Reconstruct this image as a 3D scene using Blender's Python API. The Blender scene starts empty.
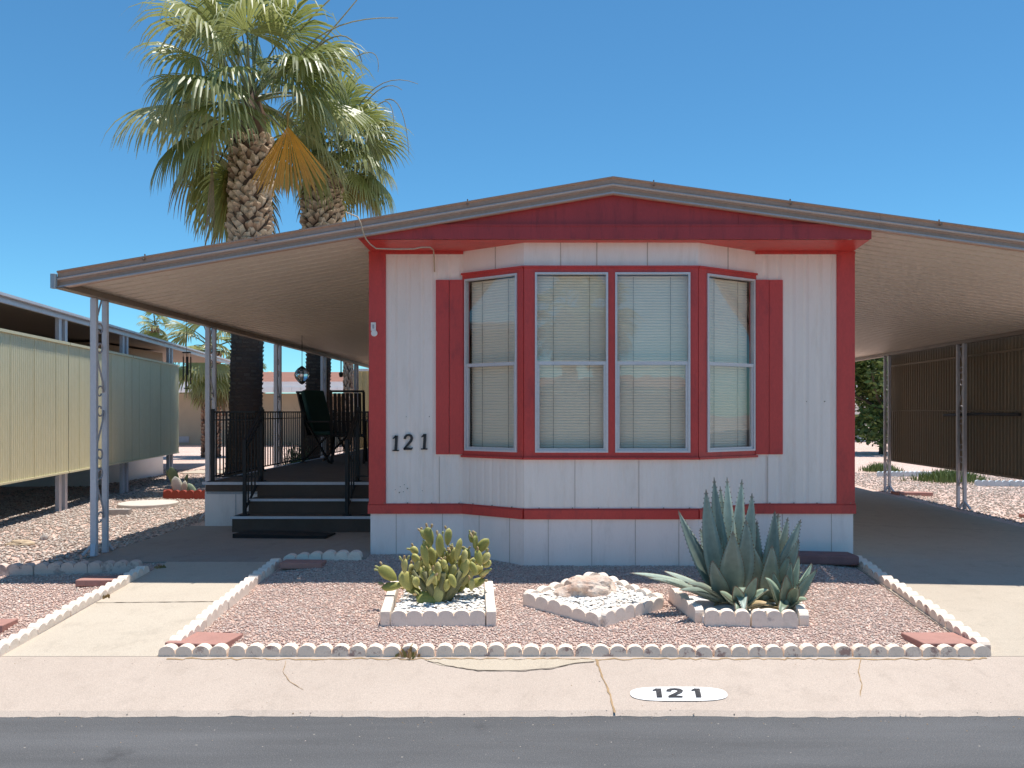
import bpy, math, random
import numpy as np
from mathutils import Vector, Matrix
R = math.radians
rng = random.Random(7)
EYE = 1.574                    # camera height above the street; coordinates below are written relative to the eye
scene = bpy.context.scene
col = scene.collection

# ---------------------------------------------------------------- materials
def new_mat(name):
    m = bpy.data.materials.new(name); m.use_nodes = True
    nt = m.node_tree; nt.nodes.clear()
    out = nt.nodes.new('ShaderNodeOutputMaterial')
    b = nt.nodes.new('ShaderNodeBsdfPrincipled')
    nt.links.new(b.outputs[0], out.inputs[0])
    return m, nt, b, out
def N(nt, t, **k):
    n = nt.nodes.new(t)
    for a, v in k.items(): setattr(n, a, v)
    return n
def coords(nt, scale=(1, 1, 1), kind='Object'):
    tc = N(nt, 'ShaderNodeTexCoord'); mp = N(nt, 'ShaderNodeMapping')
    mp.inputs['Scale'].default_value = scale
    nt.links.new(tc.outputs[kind], mp.inputs[0]); return mp.outputs[0]
def geo_pos(nt, scale=(1, 1, 1)):
    g = N(nt, 'ShaderNodeNewGeometry'); mp = N(nt, 'ShaderNodeMapping')
    mp.inputs['Scale'].default_value = scale
    nt.links.new(g.outputs['Position'], mp.inputs[0]); return mp.outputs[0]
def noise(nt, vec, scale, detail=4, rough=.55):
    n = N(nt, 'ShaderNodeTexNoise'); n.inputs['Scale'].default_value = scale
    n.inputs['Detail'].default_value = detail; n.inputs['Roughness'].default_value = rough
    nt.links.new(vec, n.inputs['Vector']); return n.outputs[0]
def ramp(nt, fac, stops, interp='LINEAR'):
    r = N(nt, 'ShaderNodeValToRGB'); r.color_ramp.interpolation = interp
    e = r.color_ramp.elements
    while len(e) < len(stops): e.new(.5)
    for x, (p, c) in zip(e, stops):
        x.position = p; x.color = (*c, 1) if len(c) == 3 else c
    nt.links.new(fac, r.inputs[0]); return r.outputs[0]
def mix(nt, fac, a, b, mode='MIX'):
    m = N(nt, 'ShaderNodeMix', data_type='RGBA', blend_type=mode)
    def put(sock, v):
        if isinstance(v, (tuple, list)): sock.default_value = (*v, 1)[:4]
        elif isinstance(v, (int, float)): sock.default_value = v
        else: nt.links.new(v, sock)
    put(m.inputs[0], fac); put(m.inputs[6], a); put(m.inputs[7], b)
    return m.outputs[2]
def bump(nt, b, h, strength=.3, dist=.01):
    bp = N(nt, 'ShaderNodeBump'); bp.inputs['Strength'].default_value = strength
    bp.inputs['Distance'].default_value = dist
    nt.links.new(h, bp.inputs['Height']); nt.links.new(bp.outputs[0], b.inputs['Normal'])
def sc(c, k): return tuple(min(1, x * k) for x in c)

def paint(name, c, rough=.5, amt=.12, scale=3.0, stretch=(1, 1, 1), fine=60, bumpy=.12, metal=0, dirt=None, dirt_amt=.5, world=True):
    """painted / plain surface with broad tonal drift, fine grain and optional dirt patches"""
    m, nt, b, _ = new_mat(name)
    v = geo_pos(nt, stretch) if world else coords(nt, stretch)
    n1 = noise(nt, v, scale, 5, .6)
    c1 = ramp(nt, n1, [(.25, sc(c, 1 - amt)), (.75, sc(c, 1 + amt))])
    n2 = noise(nt, v, fine, 3, .6)
    c2 = mix(nt, .5, c1, ramp(nt, n2, [(.3, (.42, .42, .42)), (.7, (.58, .58, .58))]), 'OVERLAY')
    if dirt:
        n3 = noise(nt, v, scale * 1.7, 7, .7)
        f = ramp(nt, n3, [(.52, (0, 0, 0)), (.70, (dirt_amt,) * 3)])
        c2 = mix(nt, f, c2, dirt)
    nt.links.new(c2, b.inputs['Base Color'])
    b.inputs['Roughness'].default_value = rough; b.inputs['Metallic'].default_value = metal
    if bumpy: bump(nt, b, n2, bumpy, .004)
    return m
def concrete(name, c, c2, stain, seed=0):
    m, nt, b, _ = new_mat(name)
    v = geo_pos(nt)
    big = noise(nt, v, .9 + seed, 6, .6); mid = noise(nt, v, 6.5, 6, .65); fine = noise(nt, v, 180, 2, .5)
    k = ramp(nt, big, [(.3, c), (.7, c2)])
    k = mix(nt, ramp(nt, mid, [(.5, (0, 0, 0)), (.78, (.55, .55, .55))]), k, stain)
    st = noise(nt, geo_pos(nt, (1.4, .9, 1)), 2.6 + seed, 9, .75)
    k = mix(nt, ramp(nt, st, [(.56, (0, 0, 0)), (.68, (.30, .30, .30))]), k, sc(stain, .62))
    k = mix(nt, ramp(nt, noise(nt, v, 30, 6, .8), [(.62, (0, 0, 0)), (.72, (.5, .5, .5))]), k, sc(stain, .8))
    k = mix(nt, .55, k, ramp(nt, fine, [(.3, (.36, .36, .36)), (.7, (.64, .64, .64))]), 'OVERLAY')
    nt.links.new(k, b.inputs['Base Color']); b.inputs['Roughness'].default_value = .9
    h = mix(nt, .5, mid, fine); bump(nt, b, h, .35, .006)
    return m
def attr_mat(name, rough=.8, nscale=40, bumpy=.3, transl=0, spec=.5, var=(.75, 1.25)):
    m, nt, b, out = new_mat(name)
    a = N(nt, 'ShaderNodeAttribute'); a.attribute_name = 'Col'
    n = noise(nt, geo_pos(nt), nscale, 4, .6)
    lo, hi = var
    k = mix(nt, 1.0, a.outputs['Color'], ramp(nt, n, [(.25, (lo,) * 3), (.75, (min(hi, 1.0),) * 3)]), 'MULTIPLY')
    nt.links.new(k, b.inputs['Base Color']); b.inputs['Roughness'].default_value = rough
    b.inputs['Specular IOR Level'].default_value = spec
    if bumpy: bump(nt, b, n, bumpy, .004)
    if transl:
        t = N(nt, 'ShaderNodeBsdfTranslucent'); nt.links.new(k, t.inputs[0])
        ms = N(nt, 'ShaderNodeMixShader'); ms.inputs[0].default_value = transl
        nt.links.new(b.outputs[0], ms.inputs[1]); nt.links.new(t.outputs[0], ms.inputs[2])
        nt.links.new(ms.outputs[0], out.inputs[0])
    return m
def gravel_mat(name, cols, scale=55, bumpd=.012):
    m, nt, b, _ = new_mat(name)
    v = geo_pos(nt)
    wob = noise(nt, v, 30, 2)
    vo = N(nt, 'ShaderNodeTexVoronoi'); vo.inputs['Scale'].default_value = scale
    nt.links.new(v, vo.inputs['Vector'])
    sep = N(nt, 'ShaderNodeSeparateColor'); nt.links.new(vo.outputs['Color'], sep.inputs[0])
    k = ramp(nt, sep.outputs[0], [(i / len(cols), c) for i, c in enumerate(cols)], 'CONSTANT')
    big = noise(nt, v, .8, 5, .6)
    k = mix(nt, .6, k, ramp(nt, big, [(.3, (.40, .40, .40)), (.7, (.60, .60, .60))]), 'OVERLAY')
    gap = ramp(nt, vo.outputs['Distance'], [(.3, (1, 1, 1)), (.75, (.62, .58, .56))])
    k = mix(nt, 1.0, k, gap, 'MULTIPLY')
    nt.links.new(k, b.inputs['Base Color']); b.inputs['Roughness'].default_value = .95
    inv = N(nt, 'ShaderNodeMath', operation='SUBTRACT'); inv.inputs[0].default_value = 1
    nt.links.new(vo.outputs['Distance'], inv.inputs[1]); bump(nt, b, inv.outputs[0], .9, bumpd)
    return m

M = {}
M['white_wall'] = paint('white_siding', (.88, .775, .705), .5, .05, 1.5, (3, 3, .5), 50, .06, dirt=(.62, .50, .40), dirt_amt=.30)
M['skirt'] = paint('skirting_paint', (.90, .79, .74), .55, .05, 1.2, (3, 3, .7), 60, .06, dirt=(.45, .36, .33), dirt_amt=.25)
M['seam'] = paint('panel_seam', (.50, .41, .35), .7, .1)
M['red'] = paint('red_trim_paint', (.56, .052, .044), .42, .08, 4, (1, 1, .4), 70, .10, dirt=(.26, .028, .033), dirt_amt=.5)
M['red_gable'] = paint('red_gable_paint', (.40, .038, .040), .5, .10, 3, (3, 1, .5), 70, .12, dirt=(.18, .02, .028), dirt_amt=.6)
M['tan_metal'] = paint('tan_fascia_metal', (.44, .27, .19), .45, .08, 2, (1, 1, 1), 40, .05, dirt=(.30, .2, .15), dirt_amt=.4)
M['grey_bead'] = paint('grey_bead_metal', (.46, .41, .40), .4, .06, 3)
M['awning'] = paint('beige_awning_pan', (.66, .585, .50), .5, .02, .8, (1, 1, 1), 40, .0, dirt=(.55, .45, .36), dirt_amt=.2)
M['gutter'] = paint('brown_gutter', (.22, .165, .125), .5, .1, 3)
M['end_cap'] = paint('grey_end_cap', (.33, .38, .42), .45, .08, 3)
M['post_white'] = paint('white_post_metal', (.60, .60, .64), .4, .06, 3, (1, 1, .4), 60, .04, dirt=(.40, .36, .33), dirt_amt=.35)
M['scroll'] = paint('scroll_metal', (.40, .39, .42), .45, .1, 6)
M['alu'] = paint('window_aluminium', (.62, .59, .60), .4, .05, 8, metal=.2)
M['black_iron'] = paint('black_iron', (.010, .010, .011), .6, .2, 9)
M['roof_top'] = paint('white_roof_coating', (.62, .6, .57), .7, .1, 1)
M['riser'] = paint('brown_step_board', (.105, .072, .055), .8, .15, 5)
M['deck_floor'] = paint('brown_deck_carpet', (.115, .088, .072), .95, .15, 4, fine=200, bumpy=.4)
M['nosing'] = paint('white_step_nosing', (.62, .62, .66), .5, .08, 6)
M['mat'] = paint('dark_doormat', (.022, .02, .02), .95, .2, 8, fine=250, bumpy=.6)
M['chair_green'] = paint('dark_green_cushion', (.012, .045, .035), .85, .2, 6, fine=120)
M['chair_wood'] = paint('dark_chair_wood', (.02, .018, .018), .6, .2, 9)
M['cream_panel'] = paint('cream_green_panel', (.74, .68, .44), .55, .06, 1.6, (1, 1, .3), 40, .05, dirt=(.62, .60, .44), dirt_amt=.3)
M['yellow_panel'] = paint('yellow_fence_panel', (.50, .43, .22), .6, .08, 2, (1, 1, .3))
M['brown_screen'] = paint('brown_ribbed_screen', (.25, .19, .12), .7, .10, 2, (2, 2, .3), 50, .05, dirt=(.30, .22, .14), dirt_amt=.3)
M['tan_wall'] = paint('tan_house_wall', (.42, .35, .26), .8, .06, 2)
M['far_pink'] = paint('pinkish_house_wall', (.36, .27, .21), .8, .06, 2)
M['red_roof'] = paint('red_brown_roof', (.27, .125, .085), .9, .12, 3)
M['far_soffit'] = paint('tan_soffit', (.30, .24, .19), .6, .06, 3)
M['far_white'] = paint('far_white_trim', (.90, .89, .87), .6, .06, 3)
M['brown_win'] = paint('brown_window', (.16, .09, .06), .6, .15, 4)
M['cord'] = paint('beige_cord', (.50, .38, .26), .7, .1, 10)
M['digit'] = paint('black_digit', (.015, .015, .018), .4, .1, 10)
M['plaque'] = paint('curb_white_paint', (.80, .78, .76), .8, .04, 12, fine=120, bumpy=.25, dirt=(.55, .48, .42), dirt_amt=.35)
M['curb_digit'] = paint('curb_black_paint', (.03, .03, .035), .8, .2, 30, dirt=(.3, .27, .25), dirt_amt=.35)
M['sidewalk'] = concrete('sidewalk_concrete', (.46, .376, .312), (.515, .425, .355), (.39, .315, .258))
M['walk'] = concrete('walkway_concrete', (.50, .43, .345), (.54, .47, .38), (.44, .37, .295), .2)
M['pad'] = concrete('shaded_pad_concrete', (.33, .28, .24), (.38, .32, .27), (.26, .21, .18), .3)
M['drive'] = concrete('driveway_concrete', (.46, .39, .31), (.50, .43, .345), (.37, .31, .245), .4)
M['patch'] = concrete('pale_patch', (.48, .405, .31), (.52, .44, .34), (.42, .34, .26), .1)
M['crack'] = paint('crack_dark', (.10, .075, .055), .95, .3, 20)
M['crack_sand'] = paint('crack_sandy', (.36, .24, .13), .95, .3, 20)
M['paver'] = paint('pink_paver', (.43, .225, .185), .9, .10, 8, fine=120, bumpy=.5, dirt=(.33, .18, .15), dirt_amt=.5)
M['maroon'] = paint('maroon_splash_block', (.22, .12, .115), .9, .15, 8, fine=90, bumpy=.5)
M['brick'] = paint('red_edging_brick', (.30, .055, .035), .85, .15, 10, fine=90, bumpy=.4)
M['stone_tan'] = paint('tan_stone', (.50, .38, .26), .9, .2, 14, fine=80, bumpy=.5, world=False)
M['stone_grey'] = paint('grey_stone', (.40, .36, .33), .9, .15, 12, fine=80, bumpy=.5, world=False)
M['disc'] = paint('pale_stepping_stone', (.60, .55, .49), .9, .1, 8, fine=80, bumpy=.4)
M['rock'] = None
M['stones'] = attr_mat('gravel_stone', .95, 90, .4, var=(.7, 1))
M['white_stones'] = attr_mat('white_stone', .9, 60, .1, var=(.9, 1))
M['leaf'] = attr_mat('palm_frond', .40, 14, 0, .36, .6, (.8, 1))
M['bark'] = attr_mat('palm_boots', .9, 50, .6, var=(.55, 1))
M['bush'] = attr_mat('bush_leaves', .5, 12, 0, .25, .4, (.75, 1))
M['pale_block'] = paint('pale_blue_block', (.55, .62, .66), .85, .1, 8)
pinks = [(.82, .595, .50), (.87, .67, .57), (.76, .535, .455), (.84, .625, .53), (.62, .42, .35), (.90, .75, .655), (.80, .575, .48), (.76, .60, .52)]
M['gravel'] = gravel_mat('pink_gravel_ground', pinks, 55)
M['gravel_far'] = gravel_mat('far_gravel_ground', [(.54, .44, .37), (.62, .52, .45), (.45, .355, .30), (.58, .49, .42), (.36, .28, .235), (.66, .58, .52)], 28, .02)

# worn, white painted scalloped concrete
def edging_mat(name, white, bare, lo):
    m, nt, b, _ = new_mat(name)
    v = geo_pos(nt)
    g = N(nt, 'ShaderNodeTexCoord'); sep = N(nt, 'ShaderNodeSeparateXYZ'); nt.links.new(g.outputs['Normal'], sep.inputs[0])
    n1 = noise(nt, v, 9, 6, .7); n2 = noise(nt, v, 120, 3)
    top = ramp(nt, sep.outputs[2], [(.10, (1, 1, 1)), (.30, (0, 0, 0))])
    f = mix(nt, 1.0, ramp(nt, n1, [(lo, (0, 0, 0)), (lo + .06, (1, 1, 1))]), top, 'MULTIPLY')
    k = mix(nt, f, white, bare)
    k = mix(nt, ramp(nt, noise(nt, v, 22, 5, .7), [(.5, (0, 0, 0)), (.8, (.5, .5, .5))]), k, (.55, .45, .36))
    k = mix(nt, .5, k, ramp(nt, n2, [(.3, (.42,) * 3), (.7, (.58,) * 3)]), 'OVERLAY')
    nt.links.new(k, b.inputs['Base Color']); b.inputs['Roughness'].default_value = .85
    bump(nt, b, n2, .4, .004); return m
M['edging'] = edging_mat('worn_white_edging', (.88, .73, .60), (.42, .28, .24), .555)
M['edging_clean'] = edging_mat('white_edging', (.88, .755, .64), (.60, .52, .46), .62)
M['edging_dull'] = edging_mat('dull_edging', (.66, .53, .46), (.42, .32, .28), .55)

# asphalt
m, nt, b, _ = new_mat('asphalt'); v = geo_pos(nt)
big = noise(nt, v, .6, 5, .6); fine = noise(nt, v, 160, 3, .7); tr = noise(nt, geo_pos(nt, (.25, 2.2, 1)), 1.5, 5, .6)
k = ramp(nt, fine, [(.25, (.060, .060, .063)), (.55, (.104, .105, .109)), (.80, (.22, .215, .21))])
k = mix(nt, .6, k, ramp(nt, big, [(.3, (.42,) * 3), (.7, (.58,) * 3)]), 'OVERLAY')
k = mix(nt, .8, k, ramp(nt, tr, [(.35, (.38,) * 3), (.65, (.60,) * 3)]), 'OVERLAY')
k = mix(nt, ramp(nt, noise(nt, geo_pos(nt, (1, 1, 1)), 2.2, 7, .7), [(.60, (0, 0, 0)), (.70, (.55, .55, .55))]), k, (.045, .045, .048))
k = mix(nt, ramp(nt, noise(nt, v, 48, 4, .75), [(.60, (0, 0, 0)), (.72, (.6, .6, .6))]), k, (.24, .225, .21))
sp = N(nt, 'ShaderNodeTexVoronoi'); sp.inputs['Scale'].default_value = 9; nt.links.new(v, sp.inputs['Vector'])
k = mix(nt, ramp(nt, sp.outputs['Distance'], [(.035, (.7, .7, .7)), (.05, (0, 0, 0))]), k, (.45, .40, .34))
nt.links.new(k, b.inputs['Base Color']); b.inputs['Roughness'].default_value = .85; bump(nt, b, fine, .6, .006)
M['asphalt'] = m
# quartz rock
m, nt, b, _ = new_mat('pink_quartz'); v = coords(nt)
n1 = noise(nt, v, 9, 8, .7); n2 = noise(nt, v, 35, 5, .7)
k = ramp(nt, n1, [(.3, (.50, .27, .18)), (.45, (.68, .48, .37)), (.6, (.74, .62, .52)), (.72, (.55, .36, .26))])
nt.links.new(k, b.inputs['Base Color']); b.inputs['Roughness'].default_value = .7; bump(nt, b, n2, .8, .02); M['rock'] = m
# glass
m, nt, b, out = new_mat('window_glass'); nt.nodes.remove(b)
tr = N(nt, 'ShaderNodeBsdfTransparent'); tr.inputs[0].default_value = (.95, .95, .93, 1)
gl = N(nt, 'ShaderNodeBsdfGlossy'); gl.inputs['Roughness'].default_value = .015
fr = N(nt, 'ShaderNodeLayerWeight'); fr.inputs[0].default_value = .5
pw = N(nt, 'ShaderNodeMath', operation='POWER'); pw.inputs[1].default_value = 5; nt.links.new(fr.outputs['Facing'], pw.inputs[0])
mul = N(nt, 'ShaderNodeMath', operation='MULTIPLY_ADD'); mul.inputs[1].default_value = .8; mul.inputs[2].default_value = .105; nt.links.new(pw.outputs[0], mul.inputs[0])
wb = N(nt, 'ShaderNodeBump'); wb.inputs['Strength'].default_value = .06; wb.inputs['Distance'].default_value = .02
nt.links.new(noise(nt, geo_pos(nt), 2.5, 2), wb.inputs['Height']); nt.links.new(wb.outputs[0], gl.inputs['Normal'])
ms = N(nt, 'ShaderNodeMixShader'); nt.links.new(mul.outputs[0], ms.inputs[0]); nt.links.new(tr.outputs[0], ms.inputs[1]); nt.links.new(gl.outputs[0], ms.inputs[2])
nt.links.new(ms.outputs[0], out.inputs[0]); M['glass'] = m
M['blind'] = paint('cream_blind', (.90, .82, .68), .6, .04, 3)
m, nt, b, _ = new_mat('lantern_glass'); b.inputs['Base Color'].default_value = (.75, .85, .9, 1); b.inputs['Roughness'].default_value = .08
b.inputs['Transmission Weight'].default_value = .9; M['lantern_glass'] = m
M['room'] = paint('dim_room_wall', (.25, .22, .18), .9, .05)

# ---------------------------------------------------------------- mesh builder
class MB:
    def __init__(s): s.v = []; s.f = []; s.c = None
    def add(s, vs, fs, c=None):
        o = len(s.v); s.v += [tuple(p) for p in vs]; s.f += [tuple(i + o for i in f) for f in fs]
        if c is not None:
            if s.c is None: s.c = []
            s.c += [c] * len(vs) if not isinstance(c, list) else c
        return s
    def box(s, x0, x1, y0, y1, z0, z1, c=None):
        return s.add([(x0, y0, z0), (x1, y0, z0), (x1, y1, z0), (x0, y1, z0), (x0, y0, z1), (x1, y0, z1), (x1, y1, z1), (x0, y1, z1)],
                     [(0, 3, 2, 1), (4, 5, 6, 7), (0, 1, 5, 4), (1, 2, 6, 5), (2, 3, 7, 6), (3, 0, 4, 7)], c)
    def fbox(s, F, u0, u1, n0, n1, z0, z1):
        """box in a face frame F=(origin, tangent, outward normal)"""
        o, t, n = F
        P = lambda u, w, z: (o[0] + t[0] * u + n[0] * w, o[1] + t[1] * u + n[1] * w, z)
        vs = [P(u0, n1, z0), P(u1, n1, z0), P(u1, n0, z0), P(u0, n0, z0), P(u0, n1, z1), P(u1, n1, z1), P(u1, n0, z1), P(u0, n0, z1)]
        return s.add(vs, [(0, 3, 2, 1), (4, 5, 6, 7), (0, 1, 5, 4), (1, 2, 6, 5), (2, 3, 7, 6), (3, 0, 4, 7)])
    def tube(s, pts, r, n=8, c=None, cap=True):
        pts = [Vector(p) for p in pts]; rs = r if isinstance(r, (list, tuple)) else [r] * len(pts)
        vs = []; prev = None
        for i, p in enumerate(pts):
            d = (pts[min(i + 1, len(pts) - 1)] - pts[max(i - 1, 0)])
            d = d.normalized() if d.length > 1e-9 else Vector((0, 0, 1))
            if prev is None:
                a = Vector((0, 0, 1)) if abs(d.z) < .9 else Vector((1, 0, 0))
                u = d.cross(a).normalized()
            else:
                u = (prev - d * prev.dot(d)).normalized()
            prev = u; w = d.cross(u)
            for k in range(n):
                a = 2 * math.pi * k / n
                vs.append(p + (u * math.cos(a) + w * math.sin(a)) * rs[i])
        fs = []
        for i in range(len(pts) - 1):
            for k in range(n):
                k2 = (k + 1) % n; fs.append((i * n + k, i * n + k2, (i + 1) * n + k2, (i + 1) * n + k))
        if cap: fs += [tuple(reversed(range(n))), tuple(range((len(pts) - 1) * n, len(pts) * n))]
        return s.add(vs, fs, c)
    def bar(s, p, q, w, h=None):
        """square bar between two points"""
        h = h or w; p, q = Vector(p), Vector(q); d = (q - p).normalized()
        a = Vector((0, 0, 1)) if abs(d.z) < .9 else Vector((1, 0, 0))
        u = d.cross(a).normalized(); v = u.cross(d)
        vs = [e + u * a_ * w / 2 + v * b_ * h / 2 for e in (p, q) for a_, b_ in ((-1, -1), (1, -1), (1, 1), (-1, 1))]
        return s.add(vs, [(0, 1, 2, 3), (7, 6, 5, 4), (0, 4, 5, 1), (1, 5, 6, 2), (2, 6, 7, 3), (3, 7, 4, 0)])
    def prism(s, poly, thick, P):
        """poly of 2D points, extruded by thick; P maps (a, b, w) to 3D"""
        n = len(poly)
        vs = [P(a, b, 0) for a, b in poly] + [P(a, b, thick) for a, b in poly]
        return s.add(vs, [tuple(range(n)), tuple(reversed(range(n, 2 * n)))] + [(i, i + n, (i + 1) % n + n, (i + 1) % n) for i in range(n)])
    def build(s, name, mat, parent=None, smooth=False, loc=None, bevel=0):
        me = bpy.data.meshes.new(name)
        off = Vector((0, 0, 0))
        if parent is not None: off = wloc(parent)
        elif loc is not None: off = Vector(loc)
        me.from_pydata([(x - off.x, y - off.y, z - off.z) for x, y, z in s.v], [], s.f)
        me.materials.append(mat)
        if s.c:
            ca = me.color_attributes.new('Col', 'FLOAT_COLOR', 'POINT')
            ca.data.foreach_set('color', np.array([(*c[:3], 1.0) for c in s.c], dtype=np.float32).ravel())
        if smooth: me.polygons.foreach_set('use_smooth', [True] * len(me.polygons))
        me.update()
        o = bpy.data.objects.new(name, me); col.objects.link(o)
        if parent is not None: o.parent = parent
        else: o.location = off
        if bevel:
            b = o.modifiers.new('b', 'BEVEL'); b.width = bevel; b.segments = 2; b.limit_method = 'ANGLE'
        return o
def wloc(o):
    p = Vector(o.location)
    while o.parent: o = o.parent; p += o.location
    return p
def tag(o, label=None, cat=None, group=None, kind=None):
    if label: o['label'] = label
    if cat: o['category'] = cat
    if group: o['group'] = group
    if kind: o['kind'] = kind
    return o
def thing(name, label, cat, loc, group=None):
    o = bpy.data.objects.new(name, None); col.objects.link(o); o.location = loc; o.empty_display_size = .1
    return tag(o, label, cat, group)
def struct(name, mb, mat, **k): return tag(mb.build(name, mat, **k), kind='structure')
def copy_tree(o, parent=None):
    c = o.copy(); col.objects.link(c); c.parent = parent
    for ch in list(o.children): copy_tree(ch, c)
    return c

# ---------------------------------------------------------------- ground
def clamp(x, a, b): return max(a, min(b, x))
def gz(x, y):
    z = -1.447 + .075 * clamp(y - 5.0, 0, 2.44)
    z += .036 * clamp((y - 6.2) / .8, 0, 1) * clamp((x + 2.2) / .3, 0, 1) * clamp((2.6 - x) / .3, 0, 1) * (1 if y < 8.3 else 0)
    if x > 2.7: z -= .0405 * (min(x, 6.5) - 2.7) * clamp((y - 5) / 3, 0, 1)
    return z
def DY(py): return 1.822 / ((py - 412) / 850 + .075)       # depth of a ground pixel row in the front yard
def sheet(xs, ys, dz=0, amp=0, fn=gz, seed=0):
    mb = MB(); r = random.Random(seed)
    vs = [(x, y, fn(x, y) + dz + amp * (math.sin(x * 2.1 + y * 1.3) + math.sin(x * .9 - y * 2.7)) * .5) for y in ys for x in xs]
    n = len(xs)
    fs = [(j * n + i, j * n + i + 1, (j + 1) * n + i + 1, (j + 1) * n + i) for j in range(len(ys) - 1) for i in range(n - 1)]
    m_ = len(ys); k0 = len(vs); per = [i for i in range(n)] + [j * n + n - 1 for j in range(1, m_)] + [(m_ - 1) * n + i for i in range(n - 2, -1, -1)] + [j * n for j in range(m_ - 2, 0, -1)]
    vs += [(vs[i][0], vs[i][1], vs[i][2] - .03) for i in per]; q = len(per)
    fs += [(per[i], k0 + i, k0 + (i + 1) % q, per[(i + 1) % q]) for i in range(q)]
    return mb.add(vs, fs)
def lin(a, b, step):
    n = max(1, round((b - a) / step)); return [a + (b - a) * i / n for i in range(n + 1)]
far = [-400, -120, -40, -20]
struct('ground', sheet(far + lin(-14, 14, .25) + [20, 40, 120, 400], [5.0] + lin(5.1, 22, .2) + [26, 34, 50, 90, 200, 500], -.016), M['gravel'])
struct('road', sheet([-200, -20, 20, 200], [-3.0, 4.395], fn=lambda x, y: -1.574), M['asphalt'])
# rolled kerb / sidewalk, with a ragged asphalt joint
mb = MB(); xs = lin(-14, 14, .05); vs = []; r2 = random.Random(3)
for x in xs:
    j = r2.uniform(-.008, .008) + .006 * math.sin(x * 3.1)
    vs += [(x, 4.385 + j, -1.590), (x, 4.385 + j, -1.572), (x, 4.42 + j, -1.552), (x, 4.9, -1.464), (x, 5.0, -1.447), (x, 5.03, -1.447), (x, 5.03, -1.50)]
k = 7
mb.add(vs, [(i * k + a, (i + 1) * k + a, (i + 1) * k + a + 1, i * k + a + 1) for i in range(len(xs) - 1) for a in range(k - 1)])
struct('sidewalk', mb, M['sidewalk'])
struct('sidewalk_far', sheet([-200, 200], [-3.9, -3.0], fn=lambda x, y: -1.50 if y < -3.5 else -1.56), M['sidewalk'])
struct('ground_far', sheet([-400, 400], [-300, -3.9], fn=lambda x, y: -1.50), M['gravel_far'])
def kz(x, y): return -1.552 + (y - 4.42) * (.088 / .48) if y < 4.9 else -1.464 + (y - 4.9) * .17
struct('walkway', sheet(lin(-3.2, -2.28, .3), lin(5.03, 7.25, .2), 0), M['walk'])
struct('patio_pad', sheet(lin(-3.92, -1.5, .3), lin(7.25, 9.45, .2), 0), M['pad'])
struct('driveway', sheet(lin(2.62, 5.80, .3), lin(5.03, 17.5, .2), 0), M['drive'])
struct('path_far', sheet(lin(-7.5, -3.9, .6), [17.6, 18.5], 0), M['walk'])
struct('path_back', sheet(lin(2.9, 9, .6), [25.5, 27.5], .004), M['paver'])
def ribbon(pts, w, z_of, dz=.003, jit=.3, seed=1):
    mb = MB(); r = random.Random(seed); P = []
    for (a, b) in zip(pts[:-1], pts[1:]):
        n = max(2, int(math.dist(a, b) / .03))
        for i in range(n):
            t = i / n; P.append((a[0] + (b[0] - a[0]) * t, a[1] + (b[1] - a[1]) * t))
    P.append(pts[-1]); vs = []
    for i, p in enumerate(P):
        q = P[min(i + 1, len(P) - 1)]; o = P[max(i - 1, 0)]
        dx, dy = q[0] - o[0], q[1] - o[1]; L = math.hypot(dx, dy) or 1
        px = p[0] + r.uniform(-1, 1) * w * jit * 2; py = p[1] + r.uniform(-1, 1) * w * jit * 2
        ww = w * r.uniform(.5, 1.4)
        for s_ in (-.5, .5):
            x, y = px - dy / L * ww * s_, py + dx / L * ww * s_; vs.append((x, y, z_of(x, y) + dz))
    mb.add(vs, [(2 * i, 2 * i + 1, 2 * i + 3, 2 * i + 2) for i in range(len(P) - 1)])
    return mb
def kp(px, py):      # kerb pixel -> ground point
    D = 4.6
    for _ in range(30): D = -kz(0, D) * 850 / (py - 412)
    return ((px - 542) * D / 850, D)
struct('sidewalk_crack', ribbon([kp(428, 661), kp(452, 667), kp(478, 671), kp(520, 671.5), kp(552, 669), kp(575, 664), kp(594, 662)], .007, kz, seed=4), M['crack'])
struct('sidewalk_joint', ribbon([kp(596, 659.5), kp(602, 676), kp(611, 698), kp(615, 713)], .011, kz, seed=5, jit=.15), M['crack_sand'])
struct('sidewalk_crack', ribbon([kp(861, 659.5), kp(858, 672), kp(862, 684), kp(860, 697)], .0045, kz, seed=6), M['crack_sand'])
struct('sidewalk_crack', ribbon([kp(286, 661), kp(283, 672), kp(290, 682), kp(303, 690)], .0035, kz, seed=8), M['crack_sand'])
struct('walkway_joint', ribbon([(-3.19, 6.08), (-2.3, 6.11)], .009, gz, seed=7, jit=.1), M['crack'])
struct('driveway_joint', ribbon([(2.8, 9.8), (6.0, 9.8)], .008, gz, seed=9, jit=.05, dz=.004), M['crack'])
pp = [kp(424, 660), kp(440, 665.5), kp(478, 670.2), kp(520, 670.5), kp(552, 668), kp(575, 663), kp(594, 661.5), kp(600, 659.6), kp(500, 659.3)]
mb = MB(); cen = kp(510, 664)
mb.add([(*cen, kz(*cen) + .002)] + [(x, y, kz(x, y) + .002) for x, y in pp], [(0, i + 1, (i + 1) % len(pp) + 1) for i in range(len(pp))])
struct('sidewalk_patch', mb, M['patch'])
# sandy dirt line where the edging meets the kerb
struct('sidewalk_dirt', ribbon([(-2.2, 4.985), (2.62, 4.985)], .013, kz, .002, .5, 11), M['crack_sand'])

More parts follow.
